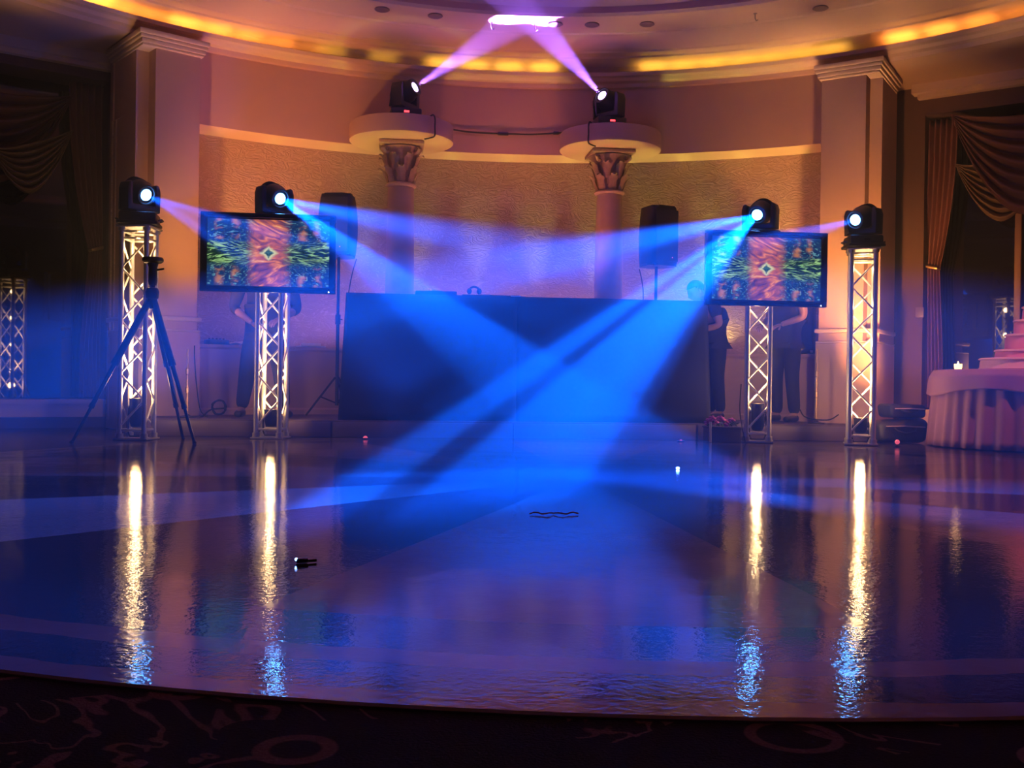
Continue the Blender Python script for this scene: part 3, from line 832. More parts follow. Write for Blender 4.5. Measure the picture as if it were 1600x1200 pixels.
# ================================================================== loudspeakers on stands
def loudspeaker(u, v, y, rz, label, standlabel):
    p = at(u, v, y); h = 0.66
    z0 = p.z - h / 2
    root = thing('loudspeaker', label, 'loudspeaker', (p.x, p.y, z0), rz, 'loudspeakers on poles behind the booth')
    # trapezoid moulded cabinet (plan), tapered at top and bottom
    def fn(a, b):
        ang = 2 * pi * a
        # superellipse plan, narrower at back
        k = b * 1.0
        prof_w = [0.80, 0.93, 1.0, 1.0, 0.97, 0.90, 0.82, 0.74]
        t = k * (len(prof_w) - 1); i = min(int(t), len(prof_w) - 2); f = t - i
        w = prof_w[::-1][i] * (1 - f) + prof_w[::-1][i + 1] * f
        w = 0.80 + 0.20 * sin(pi * min(1, max(0, (k * 0.92 + 0.10)))) ** 0.7
        cx, sy = cos(ang), sin(ang)
        e = 0.45
        X = math.copysign(abs(cx) ** e, cx) * 0.205 * w; Y = math.copysign(abs(sy) ** e, sy) * 0.19
        if Y > 0: X *= 1 - 0.35 * (Y / 0.19)
        return V((X, Y, k * h))
    c = MB(); c.grid(fn, 48, 14, closed_u=True)
    c.bm.verts.ensure_lookup_table()
    for zz in (0.0, h):
        vs = [v for v in c.bm.verts if abs(v.co.z - zz) < 1e-5]
        vs.sort(key=lambda v: atan2(v.co.y, v.co.x)); c.bm.faces.new(vs)
    es = [e for e in c.bm.edges if abs(e.verts[0].co.z - e.verts[1].co.z) < 1e-6 and (abs(e.verts[0].co.z) < 1e-5 or abs(e.verts[0].co.z - h) < 1e-5)]
    bmesh.ops.bevel(c.bm, geom=es, offset=0.02, segments=2, affect='EDGES')
    c.build('cabinet', 'black_plastic', root)
    g = MB(); g.box((0, -0.188, h * 0.5), (0.30, 0.016, h * 0.86), bevel=0.006); g.build('grille', 'grille', root)
    hd = MB(); hd.path([(-0.06, 0.02, h - 0.005), (-0.06, 0.02, h + 0.02), (0.06, 0.02, h + 0.02), (0.06, 0.02, h - 0.005)], 0.01); hd.build('handle', 'black_plastic', root)
    l = MB(); l.ball((0.07, -0.199, 0.09), 0.006, 8, 6); l.build('pilot_lamp', 'pink_led', root)
    st = thing('speaker_stand', standlabel, 'speaker stand', (p.x, p.y, ST), rz, 'speaker poles behind the booth')
    hz = z0 - ST
    a = MB(); a.tube((0, 0, 0.12), (0, 0, hz * 0.62), 0.019); a.tube((0, 0, hz * 0.55), (0, 0, hz), 0.0165); a.build('pole', 'black_metal', st)
    k = MB(); k.tube((0, 0, hz * 0.58), (0, 0, hz * 0.64), 0.03); k.tube((0, 0, hz * 0.61), (0.05, 0, hz * 0.61), 0.008); k.build('collar', 'black_plastic', st)
    for q in range(3):
        an = 2 * pi * q / 3 + pi / 2
        lg = MB(); lg.tube((0.02 * cos(an), 0.02 * sin(an), 0.42), (0.33 * cos(an), 0.33 * sin(an), 0.012), 0.011); lg.tube((0.02 * cos(an), 0.02 * sin(an), 0.15), (0.18 * cos(an), 0.18 * sin(an), 0.213), 0.008); lg.build('leg', 'black_metal', st)
    return root


loudspeaker(530, 354, 11.1, radians(-14), 'black loudspeaker partly behind the television near the tripod', 'black speaker pole beside the tripod-side television')
loudspeaker(1026, 371, 11.15, radians(22), 'black loudspeaker standing clear beside the right column', 'black speaker pole at the right end of the booth')

# speaker cables hanging beside the poles
def cable(pts, r, label, name='cable', m='rubber', sub=8):
    P = [V(p) for p in pts]; out = []
    for i in range(len(P) - 1):
        p0, p1, p2, p3 = P[max(i - 1, 0)], P[i], P[i + 1], P[min(i + 2, len(P) - 1)]
        for k in range(sub):
            t = k / sub
            out.append(0.5 * ((2 * p1) + (p2 - p0) * t + (2 * p0 - 5 * p1 + 4 * p2 - p3) * t * t + (3 * p1 - p0 - 3 * p2 + p3) * t ** 3))
    out.append(P[-1])
    o = MB().path(out, r, 8).build(name, m); tag(o, label, 'cable'); return o


cable([at(557, 405, 11.0), at(551, 425, 10.98), at(546, 450, 10.95), at(542, 480, 10.95), at(539, 560, 10.97), at(536, 646, 11.0)], 0.006, 'thin cable hanging from the loudspeaker near the tripod-side television')
cable([at(999, 421, 11.0), at(1003, 440, 10.95), at(1005, 465, 10.93), at(1003, 540, 10.90), at(996, 646, 10.88)], 0.006, 'thin cable hanging from the loudspeaker beside the right column')

# ================================================================== DJ booth
yb = 10.06
tl, bl_, tm, bm_, tr_, br_ = at(541, 457.5, yb + 0.05), at(528, 655, yb), at(808, 466, yb + 0.05), at(806, 658, yb), at(1105, 470.5, yb + 0.05), at(1110, 659, yb)
ZT = 1.405
booth = thing('dj_booth', 'wide dark draped booth in the middle of the stage', 'dj booth', (0.28, yb + 0.4, ST))
OB = booth.location
def panel(x0b, x1b, x0t, x1t):
    m_ = MB()
    def fn(a, b):
        x = (x0b + (x1b - x0b) * a) * (1 - b) + (x0t + (x1t - x0t) * a) * b
        z = ST + 0.004 + (ZT - ST) * b
        y = yb + 0.05 * b + 0.006 * sin(a * 30 + 2 * b) * (1 - b) + 0.004 * sin(a * 11)
        return V((x, y, z)) - OB
    m_.grid(fn, 40, 16); return m_.build('front_panel', 'black_cloth', booth, solid=0.012)


panel(bl_.x, bm_.x - 0.0008, tl.x, tm.x - 0.0008); panel(bm_.x + 0.0008, br_.x, tm.x + 0.0008, tr_.x)
m_ = MB(); m_.box((V(((tl.x + tr_.x) / 2, yb + 0.42, ZT - 0.05)) - OB), (tr_.x - tl.x - 0.04, 0.66, 0.03), bevel=0.005); m_.build('worktop', 'black_plastic', booth)
for xx in (tl.x + 0.04, tr_.x - 0.04):
    m_ = MB(); m_.box(V((xx, yb + 0.43, (ZT + ST) / 2 - 0.03)) - OB, (0.03, 0.60, ZT - ST - 0.08), bevel=0.004); m_.build('side_panel', 'black_cloth', booth)
m_ = MB(); a_ = at(811, 480, yb + 0.0)
m_.box(V((a_.x - 0.03, yb + 0.034, ZT + 0.008)) - OB, (0.10, 0.03, 0.012), bevel=0.003); m_.build('clip', 'white_paper', booth)

# gear lying on the worktop
wt = ZT - 0.035
def gear(u0, u1, vtop, y, name, label, cat, knobs=True):
    a, b = at(u0, vtop, y), at(u1, vtop, y); h = a.z - wt
    root = thing(name, label, cat, ((a.x + b.x) / 2, y + 0.14, wt))
    w = b.x - a.x
    m1 = MB(); m1.box((0, 0, h / 2), (w, 0.28, h - 0.004), bevel=0.008); m1.build('case', 'black_plastic', root)
    for k in range(6): m2 = MB(); m2.tube((-w * 0.4 + w * 0.16 * k, 0.07, h - 0.004), (-w * 0.4 + w * 0.16 * k, 0.07, h + 0.006), 0.011, n=12); m2.build('knob', 'black_metal', root)
    m3 = MB(); m3.lathe([(0.001, h), (0.075, h - 0.001), (0.075, h + 0.003), (0.001, h + 0.004)], 28, c=(0.0, -0.05, 0)); m3.build('jog_wheel', 'black_metal', root)
    return root


gear(649, 714, 453.5, yb + 0.14, 'media_player', 'flat black player on the booth, topmost outline left of the headphones', 'dj equipment')
gear(722, 799, 459.5, yb + 0.14, 'mixing_console', 'flat black console on the booth beneath the headphones', 'dj equipment')
hp = at(741, 457, yb + 0.28)
root = thing('headphones', 'small rounded headphones lying on the booth console', 'headphones', (hp.x, hp.y, at(741, 459.5, yb + 0.28).z + 0.004))
m1 = MB(); m1.path([V((0.062 * cos(a), 0.0, 0.065 * sin(a) + 0.004)) for a in [pi * k / 14 for k in range(15)]], 0.010); m1.build('headband', 'black_plastic', root)
for sx in (-1, 1):
    m1 = MB(); m1.ball((sx * 0.05, 0, 0.024), (0.026, 0.035, 0.032)); m1.build('ear_cup', 'black_plastic', root)

# ================================================================== people
def skin_mesh(joints, edges, sub=2):
    """joints: name -> (pos, rx, ry); grows a continuous surface around the edges"""
    names = list(joints); idx = {n: i for i, n in enumerate(names)}
    me = bpy.data.meshes.new('sk'); me.from_pydata([tuple(joints[n][0]) for n in names], [(idx[a], idx[b]) for a, b in edges], [])
    o = bpy.data.objects.new('sk', me); COL.objects.link(o)
    md = o.modifiers.new('s', 'SKIN'); md.use_smooth_shade = True
    for n, sv in zip(names, me.skin_vertices[0].data):
        sv.radius = joints[n][1:3]; sv.use_root = (n == names[0])
    ms = o.modifiers.new('u', 'SUBSURF'); ms.levels = ms.render_levels = sub
    dg = bpy.context.evaluated_depsgraph_get(); ev = o.evaluated_get(dg)
    out = bpy.data.meshes.new_from_object(ev)
    bpy.data.objects.remove(o); bpy.data.meshes.remove(me)
    return out


def head_bm(mb_, pos, R, sc=1.0):
    """face points along local -y"""
    b = bmesh.new(); bmesh.ops.create_uvsphere(b, u_segments=32, v_segments=22, radius=1.0)
    for v in b.verts:
        x, y, z = v.co
        f = max(0, -y)
        jaw = 1 - 0.30 * max(0, -z) ** 1.3
        X, Y, Z = x * 0.076 * jaw, y * 0.098 * (1 - 0.10 * max(0, -z)), z * 0.118
        if f > 0.2:
            nose = math.exp(-(x / 0.16) ** 2 - ((z + 0.12) / 0.22) ** 2); Y -= 0.022 * nose
            for sx in (-1, 1): Y += 0.010 * math.exp(-((x - sx * 0.38) / 0.17) ** 2 - ((z - 0.08) / 0.12) ** 2)
            Y -= 0.006 * math.exp(-(x / 0.5) ** 2 - ((z - 0.26) / 0.10) ** 2)
            Y -= 0.006 * math.exp(-(x / 0.26) ** 2 - ((z + 0.46) / 0.07) ** 2); Y += 0.005 * math.exp(-(x / 0.3) ** 2 - ((z + 0.55) / 0.035) ** 2)
            Y -= 0.010 * math.exp(-(x / 0.3) ** 2 - ((z + 0.82) / 0.16) ** 2)
        v.co = V((X, Y, Z)) * sc
    me = bpy.data.meshes.new('h'); b.to_mesh(me); b.free()
    mx = Matrix.Translation(pos) @ R.to_4x4(); mb_.add_mesh(me, mx); bpy.data.meshes.remove(me)
    for sx in (-1, 1): mb_.ball(mx @ V((sx * 0.076, 0.012, 0.0)), (0.012, 0.020, 0.032), 10, 8, rot=R)


def hair_bm(mb_, pos, R):
    b = bmesh.new(); bmesh.ops.create_uvsphere(b, u_segments=28, v_segments=18, radius=1.0)
    for v in b.verts: v.co = V((v.co.x * 0.084, v.co.y * 0.106 + 0.006, v.co.z * 0.124 + 0.006))
    cut = [v for v in b.verts if (v.co.z < 0.045 - 0.9 * (v.co.y + 0.03)) and v.co.z < 0.06 or (v.co.z < -0.05)]
    bmesh.ops.delete(b, geom=cut, context='VERTS')
    me = bpy.data.meshes.new('h'); b.to_mesh(me); b.free()
    mb_.add_mesh(me, Matrix.Translation(pos) @ R.to_4x4()); bpy.data.meshes.remove(me)


def hand_meshes(mb_, wrist, d, palm_n, side, curl=0.5):
    """palm plus five separate fingers; d: direction from wrist to knuckles; palm_n: palm side normal"""
    d = d.normalized(); n = (palm_n - d * palm_n.dot(d)).normalized(); a = d.cross(n) * side
    pj = {'w': (wrist, 0.024, 0.020), 'p1': (wrist + d * 0.035, 0.036, 0.018), 'p2': (wrist + d * 0.075, 0.041, 0.016), 'p3': (wrist + d * 0.092, 0.038, 0.013)}
    mb_.add_mesh(skin_mesh(pj, [('w', 'p1'), ('p1', 'p2'), ('p2', 'p3')]))
    for k, (off, L) in enumerate(((0.030, 0.072), (0.010, 0.082), (-0.010, 0.076), (-0.029, 0.060))):
        p = wrist + d * 0.088 + a * off; dirn = d.copy(); js = {}; names = []
        js['f0'] = (p - d * 0.015, 0.009, 0.009); names.append('f0')
        for i, fr in enumerate((0.45, 0.31, 0.24)):
            dirn = (dirn * cos(curl * (0.6 + 0.4 * i)) + n * sin(curl * (0.6 + 0.4 * i))).normalized()
            nn = n - dirn * n.dot(dirn)
            p = p + dirn * L * fr; nm = 'f%d' % (i + 1); js[nm] = (p, 0.0088 - 0.001 * i, 0.0088 - 0.001 * i); names.append(nm)
            n2 = nn.normalized() if nn.length > 1e-3 else n
        mb_.add_mesh(skin_mesh(js, list(zip(names, names[1:])), 1))
    p0 = wrist + d * 0.028 + a * 0.030
    td = (d * 0.65 + a * 0.7 + n * 0.35).normalized()
    js = {'t0': (p0 - td * 0.012, 0.013, 0.012), 't1': (p0 + td * 0.026, 0.0115, 0.011), 't2': (p0 + td * 0.026 + (td + d * 0.5).normalized() * 0.028, 0.009, 0.009)}
    mb_.add_mesh(skin_mesh(js, [('t0', 't1'), ('t1', 't2')], 1))


def person(loc, facing, label, J, palms, head_dir=(0, -1, 0), curl=0.6, girth=1.1, sleeve=None):
    """J: joint positions in local space, face towards -y; x>0 is the figure's left hand side"""
    root = thing('person', label, 'person', loc, facing)
    base = dict(pel=(0, 0, 0.95), wai=(0, 0, 1.08), che=(0, -0.01, 1.28), sho=(0, 0, 1.42), nek=(0, -0.005, 1.50), hed=(0, -0.02, 1.63),
                hipL=(0.095, 0, 0.90), kneL=(0.11, -0.02, 0.50), ankL=(0.12, 0.02, 0.09), toeL=(0.135, -0.14, 0.035),
                hipR=(-0.095, 0, 0.90), kneR=(-0.11, -0.02, 0.50), ankR=(-0.12, 0.02, 0.09), toeR=(-0.135, -0.14, 0.035),
                shL=(0.19, 0, 1.41), elL=(0.25, 0.02, 1.13), wrL=(0.24, -0.10, 0.90), shR=(-0.19, 0, 1.41), elR=(-0.25, 0.02, 1.13), wrR=(-0.24, -0.10, 0.90))
    base.update(J); P = {k: V(v) for k, v in base.items()}
    rad = dict(pel=(.145, .10), wai=(.135, .095), che=(.155, .105), sho=(.12, .085), nek=(.052, .052), hipL=(.085, .085), hipR=(.085, .085), kneL=(.056, .058), kneR=(.056, .058),
               ankL=(.038, .042), ankR=(.038, .042), toeL=(.040, .028), toeR=(.040, .028), shL=(.062, .062), shR=(.062, .062), elL=(.040, .040), elR=(.040, .040), wrL=(.027, .025), wrR=(.027, .025))
    rad = {k: ((a * girth, b_ * girth) if k[:2] not in ('wr', 'ne', 'an', 'to') else (a, b_)) for k, (a, b_) in rad.items()}
    ed = [('pel', 'wai'), ('wai', 'che'), ('che', 'sho'), ('sho', 'nek'), ('pel', 'hipL'), ('pel', 'hipR'), ('hipL', 'kneL'), ('kneL', 'ankL'), ('ankL', 'toeL'),
          ('hipR', 'kneR'), ('kneR', 'ankR'), ('ankR', 'toeR'), ('sho', 'shL'), ('shL', 'elL'), ('elL', 'wrL'), ('sho', 'shR'), ('shR', 'elR'), ('elR', 'wrR')]
    js = {k: (P[k], *rad[k]) for k in rad}
    js['neck_top'] = (P['hed'] + (P['nek'] - P['hed']) * 0.35, .050, .050); ed2 = ed + [('nek', 'neck_top')]
    b = MB(); b.add_mesh(skin_mesh(js, ed2))
    hd = V(head_dir).normalized(); R = (-hd).to_track_quat('Y', 'Z').to_matrix()
    head_bm(b, P['hed'], R)
    for s, w, e, k in ((1, 'wrL', 'elL', 'L'), (-1, 'wrR', 'elR', 'R')):
        hand_meshes(b, P[w], (P[w] - P[e]), V(palms[k]), s, curl)
    b.build('body', 'skin', root, smooth=60)
    h = MB(); hair_bm(h, P['hed'], R); h.build('hair', 'hair', root, smooth=60, solid=0.008)
    g = 0.014
    def grow(keys, extra=g): return {k: (P[k], rad[k][0] + extra, rad[k][1] + extra) for k in keys}
    sj = grow(('pel', 'wai', 'che', 'sho', 'shL', 'shR'), 0.018)
    for k in 'LR': sj['sl' + k] = (P['sh' + k].lerp(P['el' + k], 0.72), 0.062, 0.060)
    sj['hem'] = (P['pel'] + V((0, 0, -0.09)), (rad['pel'][0] + 0.004), (rad['pel'][1] + 0.016))
    se = [('wai', 'pel'), ('pel', 'hem'), ('wai', 'che'), ('che', 'sho'), ('sho', 'shL'), ('sho', 'shR'), ('shL', 'slL'), ('shR', 'slR')]
    if sleeve:
        for k in 'LR':
            sj['sl' + k] = (P['el' + k].copy(), 0.058, 0.058); sj['cu' + k] = (P['el' + k].lerp(P['wr' + k], sleeve), 0.046, 0.046); se.append(('sl' + k, 'cu' + k))
    s_ = MB(); s_.add_mesh(skin_mesh(sj, se)); s_.build('shirt', 'shirt', root, smooth=60)
    tj = grow(('hipL', 'kneL', 'hipR', 'kneR'), 0.016); tj = {'pel': (P['pel'] + V((0, 0, -0.01)), rad['pel'][0] * 0.86, rad['pel'][1] * 0.95), 'belt': (P['pel'] + V((0, 0, 0.06)), rad['pel'][0] * 0.9, rad['pel'][1]), **tj}
    for k in 'LR': tj['an' + k] = (P['ank' + k] + V((0, 0, -0.01)), 0.062, 0.066)
    t_ = MB(); t_.add_mesh(skin_mesh(tj, [('pel', 'belt'), ('pel', 'hipL'), ('pel', 'hipR'), ('hipL', 'kneL'), ('hipR', 'kneR'), ('kneL', 'anL'), ('kneR', 'anR')])); t_.build('trousers', 'trouser', root, smooth=60)
    for k in 'LR':
        a, t = P['ank' + k], P['toe' + k]; d = (t - a); d.z = 0; d.normalize()
        sh = {'a': (V((a.x, a.y, 0.05)) - d * 0.045, .046, .044), 'b': (V((a.x, a.y, 0.052)) + d * 0.07, .050, .046), 'c': (V((a.x, a.y, 0.036)) + d * 0.175, .044, .030)}
        m0 = MB(); m0.add_mesh(skin_mesh(sh, [('a', 'b'), ('b', 'c')]))
        for v in m0.bm.verts: v.co.z = max(v.co.z, 0.002)
        m0.build('shoe', 'shoe', root, smooth=60)
    return root


# folded arms, behind the television near the tripod
pp = at(413, 620, 10.55)
person((pp.x, 10.55, ST), radians(10), 'person in dark clothes, hands at the waist, behind the truss tower near the tripod',
       dict(elL=(0.315, 0.0, 1.10), wrL=(0.12, -0.23, 0.99), elR=(-0.315, 0.0, 1.10), wrR=(-0.14, -0.23, 0.94), shL=(0.22, -0.01, 1.40), shR=(-0.22, -0.01, 1.40), ankL=(0.20, 0.02, 0.09), toeL=(0.24, -0.13, 0.035), ankR=(-0.22, 0.02, 0.09), toeR=(-0.26, -0.13, 0.035), kneL=(0.155, -0.02, 0.50), kneR=(-0.165, -0.02, 0.50)),
       dict(L=(0, 0.4, -1), R=(0, 0.4, 1)), curl=0.5, girth=1.32, sleeve=0.35)
# standing behind the right television, forearm held forward
pp = at(1226, 630, 10.6)
person((pp.x, 10.6, ST), radians(-62), 'person in dark clothes with bent forearms behind the truss tower near the flower box',
       dict(elL=(0.22, 0.03, 1.13), wrL=(0.12, -0.22, 1.04), elR=(-0.24, 0.02, 1.13), wrR=(-0.12, -0.23, 1.05), hed=(0, -0.05, 1.61)),
       dict(L=(-0.4, 0, -1), R=(0.4, 0, -1)), head_dir=(0, -1, -0.35))
# leaning over the end of the booth
pp = at(1116, 630, 11.08)
person((pp.x, 11.08, ST), radians(-82), 'person in dark shirt leaning over the right end of the booth',
       dict(wai=(0, -0.03, 1.07), che=(0, -0.09, 1.22), sho=(0, -0.13, 1.31), nek=(0, -0.17, 1.36), hed=(0, -0.235, 1.425), shL=(0.18, -0.12, 1.30), shR=(-0.18, -0.12, 1.30),
            elL=(0.24, -0.06, 1.05), wrL=(0.16, -0.28, 0.98), elR=(-0.22, -0.12, 1.04), wrR=(-0.12, -0.33, 1.10)),
       dict(L=(-0.3, 0, -1), R=(0.3, 0, -1)), head_dir=(0, -1, -0.55))

# ================================================================== camera tripod
tp = at(238, 560, 8.75)
root = thing('camera_tripod', 'black camera tripod standing alone at the dance floor edge', 'tripod', (tp.x, 8.75, 0.008))
def L(p): return p - root.location
apex = at(238, 460, 8.75); head = at(239, 408, 8.75)
m1 = MB(); hh = L(head)
m1.lathe([(0.01, hh.z - 0.02), (0.07, hh.z - 0.015), (0.085, hh.z), (0.085, hh.z + 0.018), (0.078, hh.z + 0.03), (0.01, hh.z + 0.03)], 28, c=(hh.x, hh.y, 0)); m1.build('head_plate', 'black_plastic', root)
m1 = MB(); m1.lathe([(0.03, hh.z - 0.20), (0.036, hh.z - 0.17), (0.034, hh.z - 0.05), (0.045, hh.z - 0.02), (0.02, hh.z - 0.015)], 20, c=(hh.x, hh.y, 0)); m1.tube((hh.x, hh.y, hh.z - 0.08), (hh.x + 0.09, hh.y, hh.z - 0.06), 0.008); m1.build('ball_head', 'black_plastic', root)
m1 = MB(); ax = L(apex); m1.tube((ax.x, ax.y, ax.z - 0.12), (hh.x, hh.y, hh.z - 0.18), 0.022); m1.build('center_column', 'black_metal', root)
m1 = MB(); m1.lathe([(0.025, -0.05), (0.05, -0.03), (0.055, 0.02), (0.045, 0.05), (0.02, 0.06)], 20, c=ax); m1.build('shoulder', 'black_plastic', root)
m1 = MB(); m1.lathe([(0.026, 0.0), (0.030, 0.005), (0.030, 0.018), (0.026, 0.022)], 20, c=ax + V((0, 0, 0.075))); m1.build('lock_ring', 'alu', root)
for foot in (atz(112, 692, 0.012), atz(304, 693, 0.012), atz(286, 686, 0.012)):
    f = L(foot); d = f - ax
    s0 = ax + d * 0.03; s1 = ax + d * 0.44; s2 = ax + d * 0.74
    lg = MB(); lg.tube(s0, s1, 0.026, 0.030); lg.tube(s1, s1 + d.normalized() * 0.05, 0.033); lo_ = lg.build('leg', 'black_plastic', root)
    l2 = MB(); l2.tube(s1, s2, 0.019); l2.tube(s2, s2 + d.normalized() * 0.035, 0.023); l2.tube(s2, f, 0.013); l2.build('lower_leg', 'black_metal', lo_)
    l3 = MB(); l3.ball(f + V((0, 0, 0.006)), (0.018, 0.018, 0.014), 10, 8); l3.build('foot', 'rubber', lo_)

# ================================================================== cake table, cloth, cake, candle
tc_ = at(1618, 600, 9.0); TH = 0.725; RT = 0.86
root = thing('banquet_table', 'round pink skirted table carrying the wedding cake', 'table', (tc_.x, 9.0, 0.005))
m1 = MB(); m1.lathe([(0.001, TH - 0.03), (RT - 0.01, TH - 0.03), (RT, TH - 0.02), (RT, TH - 0.006), (RT - 0.01, TH), (0.001, TH)], 64); m1.build('tabletop', 'mullion', root)
def skirt(a, b):
    an = a * 2 * pi; f = (0.014 + 0.024 * b) * (0.5 + 0.5 * sin(an * 38 + 0.7 * sin(an * 7))) + 0.045 * b
    rr = RT + 0.012 + f
    return V((rr * sin(an), rr * cos(an), (TH - 0.02) * (1 - b) + 0.012 * b))
MB().grid(skirt, 480, 10, closed_u=True).build('skirt', 'pink_cloth', root, smooth=60, solid=0.004)
def topper(a, b):
    an = a * 2 * pi
    if b < 0.35: rr = (RT + 0.03) * b / 0.35; return V((rr * sin(an), rr * cos(an), TH + 0.003))
    k = (b - 0.35) / 0.65; drop = 0.21 + 0.035 * sin(an * 4 + 0.6)
    rr = RT + 0.03 + (0.030 + 0.022 * k + 0.012 * k * sin(an * 17)) * min(1, 3 * k)
    return V((rr * sin(an), rr * cos(an), TH + 0.003 - 0.006 * k - drop * k ** 1.15))
cl = MB(); cl.grid(topper, 260, 24, closed_u=True)
o = cl.build('tablecloth', 'pink_cloth', None, loc=root.location, smooth=60, solid=0.003); tag(o, 'pink overlay cloth draped over the skirted cake table', 'tablecloth')
ck = at(1614, 570, 8.98)
root = thing('wedding_cake', 'tiered pink wedding cake at the edge of the table', 'cake', (ck.x, 8.98, TH + 0.010))
z = 0.0
for k, (r, h) in enumerate(((0.46, 0.10), (0.33, 0.085), (0.245, 0.15), (0.17, 0.14), (0.10, 0.13))):
    m1 = MB(); m1.lathe([(0.001, z), (r, z), (r + 0.008, z + 0.012), (r, z + 0.022), (r - 0.006, z + h - 0.02), (r - 0.02, z + h), (0.001, z + h)], 56, fold=lambda a, q: 0.008 * sin(a * 26)); tier = m1.build('tier', 'icing_pale' if k < 1 else 'icing', root)
    m2 = MB(); nb = max(8, int(r * 60))
    m2.lathe([(r - 0.026, z + h), (r - 0.026, z + h + 0.006), (r - 0.012, z + h + 0.013), (r + 0.002, z + h + 0.006), (r + 0.004, z + h - 0.006), (r - 0.010, z + h - 0.008)], nb * 8, fold=lambda a, q, nb=nb: 0.012 * abs(sin(a * nb / 2)), caps=False)
    m2.build('piped_border', 'icing_pale', tier); z += h - 0.004
cd = at(1497, 574, 9.04)
root = thing('votive_candle', 'lit votive candle on the corner of the pink table', 'candle', (cd.x, 9.04, TH + 0.006))
m1 = MB(); m1.lathe([(0.001, 0.0), (0.028, 0.0), (0.034, 0.02), (0.036, 0.055), (0.033, 0.055), (0.030, 0.012), (0.001, 0.010)], 24); m1.build('glass_cup', 'glass_cup', root)
m1 = MB(); m1.lathe([(0.001, 0.012), (0.028, 0.013), (0.029, 0.03), (0.001, 0.03)], 20); m1.build('wax', 'icing_pale', root)
m1 = MB(); m1.lathe([(0.001, 0.032), (0.008, 0.04), (0.010, 0.048), (0.006, 0.062), (0.001, 0.078)], 12); m1.build('flame', 'flame', root)

# ================================================================== bags beside the right tower
def bag(u0, u1, v0, v1, y, depth, label, tilt=0.0):
    a, b = at(u0, v1, y), at(u1, v0, y); w, h = b.x - a.x, b.z - a.z
    root = thing('equipment_bag', label, 'bag', ((a.x + b.x) / 2, y + depth / 2, a.z))
    m1 = MB(); m1.box((0, 0, h / 2), (w, depth, h), bevel=min(w, h, depth) * 0.28, seg=4)
    for v in m1.bm.verts:
        v.co.z += 0.03 * sin(v.co.x * 9 + 1) * (v.co.z / h) + tilt * v.co.x * (v.co.z / h); v.co.y += 0.02 * sin(v.co.z * 14 + v.co.x * 5)
    m1.build('shell', 'bag', root, smooth=60)
    m2 = MB(); m2.path([V((-w * 0.22, -depth * 0.49, h * 0.62)), V((-w * 0.18, -depth * 0.56, h * 0.5)), V((0, -depth * 0.58, h * 0.40)), V((w * 0.18, -depth * 0.56, h * 0.5)), V((w * 0.22, -depth * 0.49, h * 0.62))], 0.012); m2.build('handle', 'bag', root)
    m3 = MB(); m3.path([V((-w * 0.40, -depth * 0.52, h * 0.70)), V((0, -depth * 0.53, h * 0.72)), V((w * 0.40, -depth * 0.52, h * 0.68))], 0.006); m3.build('zip', 'alu_plate', root)
    return root


g0 = atz(1410, 695, 0.006)
bag(1376, 1453, 656, 692, 9.56, 0.36, 'lower black soft bag on the floor beside the tower near the cake table')
bag(1392, 1450, 633, 653, 9.58, 0.30, 'upper black soft bag lying on another bag near the cake table', tilt=-0.12)

# ================================================================== flower box beside the inner right tower
fb = at(1134, 690, 9.5)
root = thing('flower_box', 'low dark box of magenta flowers beside the booth end', 'flower box', (fb.x, 9.62, 0.005))
m1 = MB(); m1.box((0, 0, 0.075), (0.30, 0.24, 0.14), bevel=0.006); m1.box((0, 0, 0.146), (0.32, 0.26, 0.014), bevel=0.004); m1.build('box', 'stage', root)
m1 = MB(); m1.tube((-0.155, -0.125, 0.005), (-0.155, -0.125, 0.20), 0.012); m1.build('corner_post', 'alu_plate', root)
rnd = random.Random(3)
for k in range(11):
    x, y_, z_ = rnd.uniform(-0.13, 0.14), rnd.uniform(-0.10, 0.08), rnd.uniform(0.16, 0.24)
    m1 = MB()
    for j in range(7):
        a = 2 * pi * j / 7; m1.ball((x + 0.022 * cos(a), y_ + 0.022 * sin(a), z_ + 0.01 * sin(3 * a)), (0.018, 0.018, 0.012), 8, 6)
    m1.ball((x, y_, z_ + 0.012), 0.016, 8, 6); m1.build('bloom', 'flower', root)
m1 = MB()
for k in range(26):
    x, y_ = rnd.uniform(-0.14, 0.14), rnd.uniform(-0.11, 0.10); a = rnd.uniform(0, 6.28)
    m1.ball((x, y_, rnd.uniform(0.155, 0.20)), (0.03, 0.012, 0.006), 8, 5, rot=Matrix.Rotation(a, 3, 'Z') @ Matrix.Rotation(0.5, 3, 'Y'))
m1.build('leaves', 'leaf', root)

# ================================================================== slim poles by the pilasters
def pole(u, y, vtop, label):
    p = at(u, 600, y); q = at(u, vtop, y)
    root = thing('pole_stand', label, 'pole', (p.x, p.y, ST)); h = q.z - ST
    m1 = MB(); m1.tube((0, 0, 0.02), (0, 0, h * 0.55), 0.014); m1.tube((0, 0, h * 0.5), (0, 0, h), 0.010); m1.build('shaft', 'brass', root)
    m1 = MB(); m1.lathe([(0.001, 0.0), (0.09, 0.0), (0.09, 0.012), (0.03, 0.022), (0.018, 0.035), (0.001, 0.035)], 24); m1.build('base', 'black_metal', root)
    for f in (0.35, 0.62):
        m1 = MB(); m1.lathe([(0.012, h * f), (0.022, h * f + 0.01), (0.022, h * f + 0.06), (0.012, h * f + 0.07)], 16); m1.build('collar', 'brass', root)


pole(293, 10.35, 545, 'slim brass pole by the pilaster behind the tripod')
pole(1276, 10.35, 545, 'slim brass pole by the pilaster near the equipment bags')

